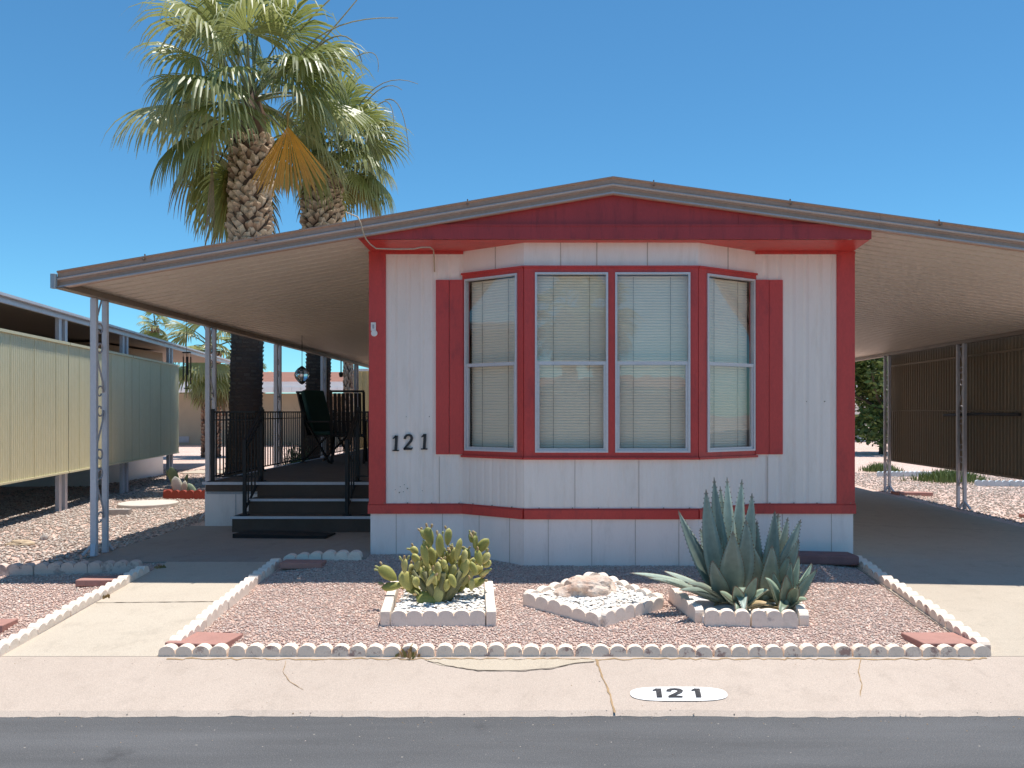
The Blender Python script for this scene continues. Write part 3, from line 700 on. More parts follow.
for i, (a, b) in enumerate(zip(bay[:-1], bay[1:])):
    Fr, L = frame_of(a, b)
    if i in (0, 4):
        ribbed(wall, Fr, L, Z_BELT1 - .01, Z_SOF + .01, .118, .009, .35, duty=.55)
    else:
        ribbed(wall, Fr, L, Z_BELT1 - .01, W_BOT + .02, .085 if i != 2 else .12, .0035, .5)
        ribbed(wall, Fr, L, W_TOP - .02, Z_SOF + .01, .60, .0, .02)
# other walls of the box, ribbed siding
for a, b in (((XL, YB), (XL, YF)), ((XR, YF), (XR, YB)), ((XR, YB), (XL, YB))):
    Fr, L = frame_of(a, b); ribbed(wall, Fr, L, -.90, 1.45, .118, .009, .35)
wall.build('wall', M['white_wall'], home)
def seam(px, i, z0, z1, D=None):
    pass
sm = MB()
Fr2, L2 = frame_of(bay[2], bay[3]); Fr1, L1 = frame_of(bay[1], bay[2]); Fr3, L3 = frame_of(bay[3], bay[4])
for u in (.30, .60, 1.02): sm.fbox(Fr2, u, u + .007, .0, .004, W_TOP, Z_SOF)
for u in (.36, ): sm.fbox(Fr1, u, u + .006, 0, .004, W_TOP, Z_SOF)
for u in (.35, ): sm.fbox(Fr3, u, u + .006, 0, .004, W_TOP, Z_SOF)
for u in (.42, .95): sm.fbox(Fr2, u, u + .004, .0, .0035, Z_BELT1, W_BOT)
for Fq, Lq in ((frame_of(bay[0], bay[1])), (frame_of(bay[4], bay[5]))):
    sm.fbox(Fq, Lq * (.74 if Fq[0][0] < 0 else .12), Lq * (.74 if Fq[0][0] < 0 else .12) + .005, 0, .004, Z_BELT1, W_BOT)
sm.build('panel_seam', M['seam'], home)
# skirting
sk = MB(); sks = MB()
for i, (a, b) in enumerate(zip(bay[:-1], bay[1:])):
    Fr, L = frame_of(a, b); sk.fbox(Fr, 0, L, -.03, .004, -1.42, Z_BELT0 + .01)
    n = max(1, round(L / .36))
    for k in range(n): sks.fbox(Fr, L * (k + .55) / n, L * (k + .55) / n + .005, .004, .0065, -1.40, Z_BELT0)
for a, b in (((XL, YB), (XL, YF)), ((XR, YF), (XR, YB)), ((XR, YB), (XL, YB))):
    Fr, L = frame_of(a, b); sk.fbox(Fr, .03, L - .03, -.03, .002, -1.45, Z_BELT0)
skp = sk.build('skirting', M['skirt'], home); sks.build('seam', M['seam'], skp)
# red trim
belt = MB()
for i, (a, b) in enumerate(zip(bay[:-1], bay[1:])):
    Fr, L = frame_of(a, b); e = .012 if i in (1, 3) else 0
    belt.fbox(Fr, -.02 if i == 0 else 0, L + (.02 if i == 4 else 0), -.02, .024, Z_BELT0, Z_BELT1)
    belt.fbox(Fr, -.02 if i == 0 else 0, L + (.02 if i == 4 else 0), -.02, .012, Z_BELT1, Z_BELT1 + .012)
belt.build('belt_trim', M['red'], home)
for x0, x1 in ((XL - .012, XL + .135), (XR - .145, XR + .012)):
    mb = MB(); mb.box(x0, x1, YF - .018, YF + .12, Z_BELT1 + .002, 1.402); mb.build('corner_trim', M['red'], home, bevel=.004)
# bay window band
band = MB()
def hole_strip(Fr, L, holes, z0, z1, hz0, hz1, n0=-.05, n1=.012):
    band.fbox(Fr, 0, L, n0, n1, hz1, z1); band.fbox(Fr, 0, L, n0, n1, z0, hz0)
    u = 0
    for a, b in holes + [(L, L)]:
        if a > u + 1e-4: band.fbox(Fr, u, a, n0, n1 - .002, hz0, hz1)
        u = b
HZ0, HZ1 = -.336, 1.156
h1, h2, h3 = [(.03, .604)], [(.091, .696), (.7545, 1.3765)], [(.098, .735)]
L3 = math.dist(bay[3], bay[4])
h3 = [(.092, L3 - .02)]
hole_strip(Fr1, L1, h1, W_BOT, W_TOP, HZ0, HZ1); hole_strip(Fr2, L2, h2, W_BOT, W_TOP, HZ0, HZ1); hole_strip(Fr3, L3, h3, W_BOT, W_TOP, HZ0, HZ1)
# small drip cap above and sill below
for Fr, L in ((Fr1, L1), (Fr2, L2), (Fr3, L3)):
    band.fbox(Fr, -.004, L + .004, .0, .026, W_TOP - .012, W_TOP + .004); band.fbox(Fr, -.004, L + .004, 0, .03, W_BOT - .004, W_BOT + .014)
band.build('window_surround', M['red'], home)
for x0, x1 in ((-.928, -.812), (-.808, -.688), (1.866, 1.982), (1.986, 2.105)):
    mb = MB(); mb.box(x0, x1, YF - (.014 if x0 in (-.928, 1.986) else .020), YF + .02, -.37, 1.155); mb.build('shutter_board', M['red'], home, bevel=.003)
# windows
def window(Fr, a, b):
    mid = .405
    f = MB(); w = .017
    f.fbox(Fr, a, a + w, -.02, .022, HZ0, HZ1); f.fbox(Fr, b - w, b, -.02, .022, HZ0, HZ1)
    f.fbox(Fr, a + w, b - w, -.02, .022, HZ1 - w, HZ1); f.fbox(Fr, a + w, b - w, -.02, .022, HZ0, HZ0 + w)
    win = f.build('window', M['alu'], home)
    s_ = MB(); s_.fbox(Fr, a + w, a + w + .020, -.014, .010, HZ0 + w, mid); s_.fbox(Fr, b - w - .020, b - w, -.014, .010, HZ0 + w, mid)
    s_.fbox(Fr, a + w, b - w, -.014, .016, mid - .014, mid + .014); s_.fbox(Fr, a + w + .02, b - w - .02, -.014, .010, HZ0 + w, HZ0 + w + .018)
    s_.build('sash', M['alu'], win)
    o_, t_, n_ = Fr
    gmb = MB()
    for z0, z1, q in ((mid + .014, HZ1 - w, -.004), (HZ0 + w + .018, mid - .014, -.0)):
        u0, u1 = (a + w, b - w) if z0 > 0 else (a + w + .02, b - w - .02)
        P = lambda u, z: (o_[0] + t_[0] * u + n_[0] * q, o_[1] + t_[1] * u + n_[1] * q, z)
        gmb.add([P(u0, z0), P(u1, z0), P(u1, z1), P(u0, z1)], [(0, 1, 2, 3)])
    gmb.build('pane', M['glass'], win)
    bl = MB(); n = 62; z = HZ1 - .018; step = (HZ1 - HZ0 - .05) / n; gg = random.Random(int(a * 1000 + Fr[0][0] * 77))
    inset = .008
    for k in range(n):
        tl = gg.uniform(-.0012, .0012)
        P = lambda u, w_, zz: (o_[0] + t_[0] * u + n_[0] * w_, o_[1] + t_[1] * u + n_[1] * w_, zz)
        ua, ub = a + w - .01 + (inset if Fr is Fr1 else 0), b - w + .01 - (inset if Fr is Fr3 else 0)
        bl.add([P(ua, -.068, z - step * 1.04 + tl), P(ub, -.068, z - step * 1.04 - tl), P(ub, -.0615, z - step * .3), P(ua, -.0615, z - step * .3), P(ub, -.064, z), P(ua, -.064, z)],
               [(0, 1, 2, 3), (3, 2, 4, 5)])
        z -= step
    bo = bl.build('blind', M['blind'], win)
    cd = MB()
    for f_ in (.25, .75):
        u = a + (b - a) * f_; cd.fbox(Fr, u, u + .003, -.052, -.050, HZ0 + .03, HZ1 - .03)
    cd.build('cord', M['gutter'], bo)
for Fr, hs in ((Fr1, h1), (Fr2, h2), (Fr3, h3)):
    for a, b in hs: window(Fr, a, b)
# room behind the blinds: floor, ceiling
mb = MB(); mb.box(XL + .05, XR - .05, 7.46, 12, -.86, -.83); mb.box(XL + .05, XR - .05, 7.46, 12, 1.42, 1.44); mb.box(XL + .05, XR - .05, 12, 12.05, -.83, 1.42)
mb.add([(-.69, 7.46, -.845), (-.149, 7.08, -.845), (1.294, 7.08, -.845), (1.866, 7.46, -.845)], [(0, 1, 2, 3)]); mb.add([(-.69, 7.46, 1.43), (-.149, 7.08, 1.43), (1.294, 7.08, 1.43), (1.866, 7.46, 1.43)], [(0, 1, 2, 3)])
mb.build('room_lining', M['room'], home)
# soffit and gable
def prof_gable():
    g_ = MB(); xa, xb = -1.49, 2.672
    zb = Z_SOF + .002
    def tz(x): return roof_z(x) - .135
    # lower flat board
    g_.box(xa, xb, 6.905, 6.925, zb, 1.515)
    return g_
gb = MB(); xa, xb = -1.49, 2.672
tz = lambda x: roof_z(x) - .10
pts = [(xa, Z_SOF + .004), (xb, Z_SOF + .004), (xb, tz(xb)), (APX, tz(APX)), (xa, tz(xa))]
gb.prism(pts, .03, lambda a, b, w: (a, 6.915 + w, b))
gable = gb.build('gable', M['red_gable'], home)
gt = MB(); gt.box(xa - .003, xb + .003, 6.900, 6.914, Z_SOF, Z_SOF + .105)       # lower board
gt.box(xa - .003, xb + .003, 6.893, 6.914, Z_SOF + .105, Z_SOF + .117)
for x in (-.35, .75, 1.6):
    gt.box(x, x + .012, 6.910, 6.914, Z_SOF + .12, tz(x + (0 if x > APX else .035)) - .03 if x < APX else tz(x + .035) - .03)
# raking board under the fascia
for (p, q) in (((xa, tz(xa)), (APX, tz(APX))), ((APX, tz(APX)), (xb, tz(xb)))):
    gt.prism([(p[0], p[1] - .03), (q[0], q[1] - .03), (q[0], q[1]), (p[0], p[1])], .012, lambda a, b, w: (a, 6.902 + w, b))
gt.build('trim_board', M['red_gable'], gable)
# soffit sheet behind the gable, only in front of the recessed walls
sf = MB(); z = Z_SOF
sf.add([(xa, 6.93, z), (-.149, 7.05, z), (-.69, YF, z), (XL, YF, z)], [(0, 1, 2, 3)])
sf.add([(xa, 6.93, z - .001), (XL, YF, z - .001), (XL, YF, 1.70), (xa, 6.93, tz(xa))], [(0, 1, 2, 3)])
sf.add([(xa, 6.93, z), (xb, 6.93, z), (1.294, 7.05, z), (-.149, 7.05, z)], [(0, 1, 2, 3)])
sf.build('soffit', M['red'], home); sf = MB()
sf.add([(1.294, 7.05, z), (xb, 6.93, z), (XR, YF, z), (1.866, YF, z)], [(0, 1, 2, 3)])
sf.add([(xb, 6.93, z - .001), (XR, YF, z - .001), (XR, YF, 1.62), (xb, 6.93, tz(xb))], [(3, 2, 1, 0)])
sf.build('soffit', M['red'], home)
# drop piece at wall top (red head trim)
mb = MB()
for i in (0, 4):
    Fr, L = frame_of(bay[i], bay[i + 1]); mb.fbox(Fr, -.014 if i == 0 else 0, L + (.014 if i == 4 else 0), -.0, .021, 1.380, Z_SOF - .001)
mb.build('head_trim', M['red'], home)
# house roof
def roof_piece(mb, xs, y0, y1, t0=.0, t1=.03):
    n = len(xs); vs = []
    for x in xs:
        for y in (y0, y1):
            vs += [(x, y, roof_z(x) - t0), (x, y, roof_z(x) - t1)]
    fs = []
    for i in range(n - 1):
        a, b = i * 4, (i + 1) * 4
        fs += [(a, a + 2, b + 2, b), (a + 1, b + 1, b + 3, a + 3), (a, b, b + 1, a + 1), (a + 2, a + 3, b + 3, b + 2)]
    fs += [(0, 1, 3, 2), ((n - 1) * 4, (n - 1) * 4 + 2, (n - 1) * 4 + 3, (n - 1) * 4 + 1)]
    mb.add(vs, fs)
mb = MB(); roof_piece(mb, [XL, APX, XR], 6.935, YB + .1, .004, .05)
rf = mb.build('roof', M['roof_top'], home)
# fascia profile (offset outward, z below the roof line): thin lip, tan band, grey bead, tan band, grey lip
def fascia(parent, xs, name='fascia'):
    def strip(prof, mat, nm, par):
        mb = MB(); n = len(prof); vs = []
        for x in xs:
            for (o_, dz) in prof: vs.append((x, YFAS - o_, roof_z(x) - dz))
        fs = [(i * n + k, (i + 1) * n + k, (i + 1) * n + (k + 1) % n, i * n + (k + 1) % n) for i in range(len(xs) - 1) for k in range(n)]
        fs += [tuple(range(n)), tuple(reversed(range((len(xs) - 1) * n, len(xs) * n)))]
        mb.add(vs, fs); return mb.build(nm, M[mat], par)
    f = strip([(-.06, -.006), (.022, -.006), (.022, .004), (.008, .012), (.008, .045), (-.004, .052), (-.004, .080), (-.010, .085), (-.010, .128), (-.06, .128)], 'tan_metal', name, parent)
    strip([(-.006, .046), (.016, .050), (.019, .058), (.012, .066), (-.006, .068)], 'grey_bead', 'bead', f)
    strip([(-.014, .112), (.008, .114), (.010, .126), (-.014, .130)], 'grey_bead', 'lip', f)
    return f
fascia(home, [XL, APX, XR])
# ---- digits
def ribbon2d(pts, ws):
    """closed outline of a stroke with varying width"""
    Lp, Rp = [], []
    for i, (x, y) in enumerate(pts):
        a = pts[max(0, i - 1)]; b = pts[min(len(pts) - 1, i + 1)]
        dx, dy = b[0] - a[0], b[1] - a[1]; l = math.hypot(dx, dy) or 1
        w = ws[i] / 2; Lp.append((x - dy / l * w, y + dx / l * w)); Rp.append((x + dy / l * w, y - dx / l * w))
    return Lp, Rp
def stroke(mb, pts, ws, P, thick):
    Lp, Rp = ribbon2d(pts, ws); n = len(pts)
    vs = [P(*p, 0) for p in Lp] + [P(*p, 0) for p in Rp] + [P(*p, thick) for p in Lp] + [P(*p, thick) for p in Rp]
    fs = []
    for i in range(n - 1):
        fs += [(i, i + 1, n + i + 1, n + i), (2 * n + i, 3 * n + i, 3 * n + i + 1, 2 * n + i + 1), (i, 2 * n + i, 2 * n + i + 1, i + 1), (n + i, n + i + 1, 3 * n + i + 1, 3 * n + i)]
    fs += [(0, n, 3 * n, 2 * n), (n - 1, 3 * n - 1, 4 * n - 1, 2 * n - 1)]
    mb.add(vs, fs)
def digit(mb, ch, P, thick, bold=1.0, serif=True):
    if ch == '1':
        stroke(mb, [(.34, 1.0), (.34, 0)], [.17 * bold] * 2, P, thick)
        stroke(mb, [(.10, .80), (.20, .86), (.30, .98)], [.05 * bold, .10 * bold, .12 * bold], P, thick)
        if serif: stroke(mb, [(.12, .03), (.56, .03)], [.07 * bold] * 2, P, thick)
    else:
        pts = [(.10, .70), (.12, .84), (.22, .95), (.36, .98), (.50, .92), (.58, .78), (.53, .60), (.38, .40), (.20, .20), (.10, .06)]
        stroke(mb, pts, [.16 * bold, .15 * bold, .12 * bold, .12 * bold, .14 * bold, .17 * bold, .17 * bold, .14 * bold, .12 * bold, .12 * bold], P, thick)
        stroke(mb, [(.06, .06), (.30, .09), (.62, .05)], [.12 * bold, .15 * bold, .10 * bold], P, thick)
        if serif: stroke(mb, [(.62, .05), (.64, .18)], [.07 * bold, .04 * bold], P, thick)
hgt = .135
for ch, px, py in (('1', 390.5, 451), ('2', 402.5, 450), ('1', 419, 449.5)):
    x0 = (px - 542) * 7.42 / 850; z0 = -(py - 412) * 7.42 / 850
    mb = MB(); digit(mb, ch, lambda a, b, w: (x0 + a * hgt * .95 + b * .008, YF - .006 + w - .010, z0 + b * hgt), .010, 1.1)
    mb.build('house_number', M['digit'], home)
# small plate on the left corner trim
x0 = (373.5 - 542) * 7.42 / 850; z0 = (412 - 331) * 7.42 / 850
mb = MB(); mb.box(x0 - .022, x0 + .022, YF - .030, YF - .017, z0 + .0, z0 + .075); mb.tube([(x0 + .008, YF - .035, z0 - .02), (x0 + .008, YF - .018, z0 - .02)], .028, 14)
pl = mb.build('wall_plate', M['plaque'], home, bevel=.003)
mb = MB(); mb.box(x0 - .008, x0 + .008, YF - .033, YF - .0305, z0 + .02, z0 + .055); mb.build('button', M['scroll'], pl)
mb = MB(); gs = random.Random(31)
for i, (a, b) in enumerate(zip(bay[:-1], bay[1:])):
    Fr, L = frame_of(a, b); u = .12
    while u < L - .03:
        mb.fbox(Fr, u, u + .009, .012, .020, Z_BELT1 + .012, Z_BELT1 + .021); u += gs.uniform(.2, .3)
for (px, py) in ((395, 490), (400, 487), (403, 492), (407, 489), (422, 491), (406, 417), (429, 417), (806, 402), (824, 402), (399, 493), (404, 485)):
    x_, z_ = (px - 542) * 7.44 / 850, -(py - 412) * 7.44 / 850; q = gs.uniform(.004, .010); mb.box(x_, x_ + q, YF - .006, YF - .0005, z_, z_ + q)
mb.build('screw', M['gutter'], home)
# cable
def at(px, py, D): return P3(px, py, D)
cab = MB(); cp = [at(346, 212, 6.95), at(353, 215, 6.85), at(358, 217, 6.80), at(361, 224, 6.80), at(363, 232, 6.81), at(366, 239, 6.84), at(370, 244, 6.86), at(376, 248.5, 6.86), at(395, 249.2, 6.86), at(414, 249, 6.86),
                 at(421, 247.3, 6.86), at(430, 247.3, 6.88), at(433.5, 250, 7.1), at(434, 256, 7.40), at(434.5, 272, 7.425)]
cab.tube(cp, .0055, 6)
tag(cab.build('cable', M['cord'], None, smooth=True, loc=cp[0]), 'thin beige cable looping from the roof edge across the red gable', 'cable')

# ---------------------------------------------------------------- awnings
def pan_underside(mb, x0, x1, y0, y1, drop=.045, pitch=.165):
    """ribbed roof pans running across (x), ribs repeated along y; sheet with thickness"""
    prof = []; y = y0
    while y < y1 - 1e-6:
        for (f, z) in ((0, 0), (.14, .0), (.2, .034), (.40, .034), (.46, 0), (.99, 0)):
            yy = min(y + f * pitch, y1); prof.append((yy, z))
        y += pitch
    vs = []
    for (yy, dz) in prof:
        for x in (x0, x1): vs += [(x, yy, roof_z(x) - drop - .035 + dz), (x, yy, roof_z(x) - drop - .030 + dz)]
    fs = []
    for i in range(len(prof) - 1):
        a, b = i * 4, (i + 1) * 4
        fs += [(a, a + 2, b + 2, b), (a + 1, b + 1, b + 3, a + 3), (a, b, b + 1, a + 1), (a + 2, a + 3, b + 3, b + 2)]
    mb.add(vs, fs)
XG, XRG = -3.90, 6.13
def awning(label, x0, x1, yend, gx, sgn, loc):
    t = thing('awning', label, 'awning', loc)
    mb = MB(); pan_underside(mb, min(x0, x1), max(x0, x1), 6.875, yend); mb.build('roof_pan', M['awning'], t)
    fascia(t, sorted([x0, x1]))
    # gutter: channel along the outer edge
    zb, zt = roof_z(gx) - .125, roof_z(gx) - .03
    g_ = MB(); x = gx; w = .085
    xa_, xb_ = (x - w * .35, x - w * .35 - .008) if sgn < 0 else (x + w * .35, x + w * .35 + .008)
    outer = sorted([xa_, xb_]); g_.box(*outer, 6.835, yend + .01, zb, zt)
    inner = sorted([x + .055 * -sgn, x + .055 * -sgn - .006 * -sgn]); 
    g_.box(min(outer[0], inner[0]), max(outer[1], inner[1]), 6.835, yend + .01, zb - .006, zb)
    g_.box(*inner, 6.9, yend, zb, zb + .045)
    gt_ = g_.build('gutter', M['gutter'], t)
    c_ = MB(); a_ = sorted([x - .045 * -sgn * -1, x]); xo = outer[0] - .001 if sgn < 0 else outer[1]
    c_.box(xo, xo + .036 if sgn < 0 else xo + .012, 6.805, 6.845, zb - .012, zt + .012); c_.build('end_cap', M['end_cap'], t, bevel=.003)
    return t
awl = awning('beige ribbed patio awning with tan fascia left of the white home', XG, XL - .002, 19.6, XG, -1, (-2.7, 7.5, gz(0, 9)))
awr = awning('wide beige ribbed carport awning right of the white home', XR + .002, XRG, 17.0, XRG, 1, (5, 11, gz(5, 11)))
# bolts along the fascia
for (par, xs_) in ((awl, (-3.2, -2.3)), (awr, (3.2, 4.1, 5.0)), (home, (-.6, .9, 2.0))):
    mb = MB()
    for x in xs_: mb.tube([(x, YFAS - .045, roof_z(x) - .02), (x, YFAS - .01, roof_z(x) - .02)], .008, 6); mb.tube([(x, YFAS - .0, roof_z(x) + .025), (x, YFAS, roof_z(x) - .004)], .006, 6)
    mb.build('rivet', M['gutter'], par)

# ---------------------------------------------------------------- scroll posts
def scroll_pts(cx, cz, r, turn, flip):
    pts = []
    for i in range(15):
        a = turn * i / 14 * 2 * math.pi; rr = r * (1 - .55 * i / 14)
        pts.append((cx + flip * rr * math.cos(a), cz + rr * math.sin(a)))
    return pts
def post_pair(x, y, zt, label, group, gap=.19, w=.055, scrolls=True, feet=True, zg=None, parent=None):
    zg = gz(x, y) if zg is None else zg
    t = thing('awning_post', label, 'post', (x, y, zg), group) if parent is None else parent
    for yy, ww in ((y, w), (y + gap, w * .9)):
        mb = MB(); mb.box(x - ww / 2, x + ww / 2, yy - ww * .4, yy + ww * .4, zg + .0, zt); mb.build('upright', M['post_white'], t, bevel=.006)
    if scrolls:
        L = (zt - zg); k = 0; z = zg + .32; up = True
        while z < zt - .25:
            mb = MB(); y0, y1 = y + w * .4, y + gap - w * .4; ym = (y0 + y1) / 2; r = (y1 - y0) * .42
            c = scroll_pts(ym, z, r, .92, 1 if up else -1); mb.tube([(x, a, b) for a, b in c], .0075, 6)
            c = scroll_pts(ym, z + .40, r, .92, -1 if up else 1); mb.tube([(x, a, 2 * (z + .40) - b) for a, b in c], .0075, 6)
            a0 = (x, ym + (r if up else -r), z); b0 = (x, ym + (-r if up else r), z + .40)
            mb.tube([a0, (x, ym + (r * .9 if up else -r * .9), z + .08), (x, ym, z + .20), (x, ym + (-r * .9 if up else r * .9), z + .32), b0], .0075, 6)
            mb.build('scroll', M['scroll'], t, smooth=True); z += .56; up = not up
    if feet:
        for p_, q_ in (((x - .09, y - .02, zg + .012), (x - .02, y, zg + .10)), ((x + .035, y - .10, zg + .012), (x + .0, y - .02, zg + .10)), ((x + .02, y + gap + .08, zg + .012), (x, y + gap, zg + .10))):
            mb = MB(); mb.bar(p_, q_, .035, .02); mb.build('foot', M['post_white'], t)
    return t
ZGL = roof_z(XG) - .13
PL = ['front left post pair with iron scrolls, standing on gravel by the left bed', 'scroll post pair at the front left corner of the raised deck',
      'scroll post pair beside the left deck railing behind the dark palm trunk', 'scroll post pair by the far patio chairs under the left awning', 'last scroll post pair at the far end of the left awning']
for i, y in enumerate((7.46, 10.0, 12.55, 15.2, 17.9)):
    post_pair(-3.93, y, ZGL, PL[i], 'scroll posts of the patio awning')
ZGR = roof_z(XRG) - .13
PR = ['white scroll post pair at the end of the brown carport screens', 'white scroll post pair in front of the brown carport screens', 'carport scroll post pair nearest the street, outside the right frame edge']
for i, y in enumerate((14.9, 12.25)):
    post_pair(6.09, y, ZGR, PR[i], 'scroll posts of the carport awning', w=.05)

# ---------------------------------------------------------------- carport privacy screens
def ribbed_panel(mb, p, q, z0, z1, pitch=.075, depth=.018, thick=.012):
    L = math.dist(p, q); tx, ty = (q[0] - p[0]) / L, (q[1] - p[1]) / L; nx, ny = ty, -tx
    pr = []; u = 0
    while u < L - 1e-6:
        for f, d in ((0, 0), (.35, 0), (.5, depth), (.85, depth)): pr.append((min(u + f * pitch, L), d))
        u += pitch
    pr.append((L, 0)); vs = []
    for u, d in pr:
        for e in (0, -thick):
            x = p[0] + tx * u + nx * (d + e); y = p[1] + ty * u + ny * (d + e); vs += [(x, y, z0), (x, y, z1)]
    fs = []
    for i in range(len(pr) - 1):
        a, b = i * 4, (i + 1) * 4
        fs += [(a, b, b + 1, a + 1), (a + 2, a + 3, b + 3, b + 2), (a + 1, b + 1, b + 3, a + 3), (a, a + 2, b + 2, b)]
    fs += [(0, 1, 3, 2), ((len(pr) - 1) * 4, (len(pr) - 1) * 4 + 2, (len(pr) - 1) * 4 + 3, (len(pr) - 1) * 4 + 1)]
    mb.add(vs, fs)
SC = [('brown ribbed carport screen between the two scroll post pairs', 12.52, 15.3), ('brown ribbed carport screen nearer the street, cut by the right picture edge', 9.3, 12.50)]
for lb, ya, yb in SC:
    t = thing('privacy_screen', lb, 'privacy screen', (6.22, ya, gz(6.2, ya)))
    mb = MB(); ribbed_panel(mb, (6.24, yb), (6.24, ya), -.85, .02, .085, .022); ribbed_panel(mb, (6.245, yb), (6.245, ya), .025, ZGR + .02, .085, .022); mb.build('panel', M['brown_screen'], t)
    mb = MB(); 
    for za, zb_, yo in ((-.875, -.85, 6.20), (.012, .026, 6.222), (.80, .83, 6.21)):
        mb = MB(); mb.box(yo, 6.236, ya, yb, za, zb_); mb.build('rail', M['brown_screen'], t)
mb = MB(); mb.tube([(6.13, 10.9, -.03), (6.13, 12.15, -.03), (6.13, 12.95, -.05)], .022, 8)
tag(mb.build('hanging_rod', M['black_iron'], loc=(6.13, 12, -.03)), 'dark rod hung level across the brown carport screens', 'rod')

# ---------------------------------------------------------------- deck with steps
ZD = -.78
deck = thing('deck', 'raised brown deck with three steps and white skirting under the patio awning', 'deck', (-2.6, 10, gz(0, 9)))
mb = MB(); mb.box(-3.73, XL - .02, 9.42, 19.2, ZD - .10, ZD); mb.build('floor', M['deck_floor'], deck)
mb = MB(); mb.box(-3.73, XL - .02, 9.395, 9.419, ZD - .025, ZD + .006); mb.box(-3.755, -3.731, 9.395, 19.2, ZD - .025, ZD + .006)
mb.build('nosing', M['nosing'], deck)
mb = MB(); mb.box(-3.15, XL - .02, 9.405, 9.419, -1.1, ZD - .10); mb.box(-3.725, XL - .02, 9.41, 9.419, ZD - .10, ZD - .026); mb.build('rim_board', M['riser'], deck)
mb = MB(); mb.box(-3.72, -3.15, 9.43, 9.45, gz(0, 9) - .03, ZD - .10); mb.box(-3.74, -3.72, 9.43, 19.2, gz(0, 9) - .03, ZD - .10)
dk = mb.build('skirting', M['skirt'], deck)
mb = MB(); mb.box(-3.40, -3.394, 9.425, 9.43, gz(0, 9), ZD - .13); mb.box(-3.72, -3.15, 9.424, 9.43, ZD - .13, ZD - .105); mb.build('seam', M['scroll'], dk)
g0 = gz(0, 9)
for x0, ya, z1, z0 in ((-3.26, 8.93, -1.10, g0 - .02), (-3.17, 9.17, -.94, -1.10)):
    mb = MB(); mb.box(x0, XL - .02, ya + .012, 9.40, z0, z1 - .02); st = mb.build('step', M['riser'], deck)
    mb = MB(); mb.box(x0 - .01, XL - .02, ya - .012, ya + .012, z1 - .022, z1 + .004); mb.build('nosing', M['nosing'], st)
    mb = MB(); mb.box(x0, XL - .02, ya + .013, 9.41, z1 - .019, z1 + .001); mb.build('tread', M['deck_floor'], st)
# railings
def picket_panel(t, p, q, z0a, z0b, z1a, z1b, pitch=.105, newels=(True, True)):
    L = math.dist(p, q); n = max(1, round(L / pitch)); mb = MB()
    P = lambda f, z: (p[0] + (q[0] - p[0]) * f, p[1] + (q[1] - p[1]) * f, z)
    mb.bar(P(0, z1a), P(1, z1b), .032, .018); mb.bar(P(0, z0a + .06), P(1, z0b + .06), .022, .014); mb.bar(P(0, z1a - .09), P(1, z1b - .09), .02, .012)
    mb.build('handrail', M['black_iron'], t)
    mb = MB()
    for i in range(1, n):
        f = i / n; mb.bar(P(f, z0a + (z0b - z0a) * f + .06), P(f, z1a + (z1b - z1a) * f - .005), .013)
    if n > 1: mb.build('baluster', M['black_iron'], t)
    for f, on in ((0, newels[0]), (1, newels[1])):
        if on:
            mb = MB(); zz = z0a if f == 0 else z0b; zt = z1a if f == 0 else z1b
            mb.bar(P(f, zz), P(f, zt + .035), .034); mb.bar(P(f, zz), P(f, zz + .012), .08); mb.build('newel', M['black_iron'], t)
sr = thing('railing', 'black iron picket railing along the left side of the deck', 'railing', (-3.68, 9.5, ZD))
ys = [9.5, 11.2, 13.1, 15.0, 17.0, 19.0]
for i in range(5): picket_panel(sr, (-3.68, ys[i]), (-3.68, ys[i + 1]), ZD, ZD, -.0, -.0, newels=(True, i == 4))
fr_ = thing('railing', 'short black railing on the deck front between the corner post and the steps', 'railing', (-3.4, 9.5, ZD))
picket_panel(fr_, (-3.64, 9.5), (-3.2, 9.5), ZD, ZD, 0, 0, newels=(False, False))
for x, lb in ((-3.155, 'black iron handrail on the left side of the brown steps'), (-2.07, 'black iron handrail on the right side of the brown steps near the red corner')):
    t = thing('stair_rail', lb, 'handrail', (x, 9.0, -1.1)); picket_panel(t, (x, 9.02), (x, 9.56), -1.10, ZD, -.33, .02, .12)
br = thing('railing', 'short black railing between the steps and the house wall', 'railing', (-1.8, 9.56, ZD))
picket_panel(br, (-2.05, 9.56), (-1.56, 9.56), ZD, ZD, 0, 0, newels=(False, False))
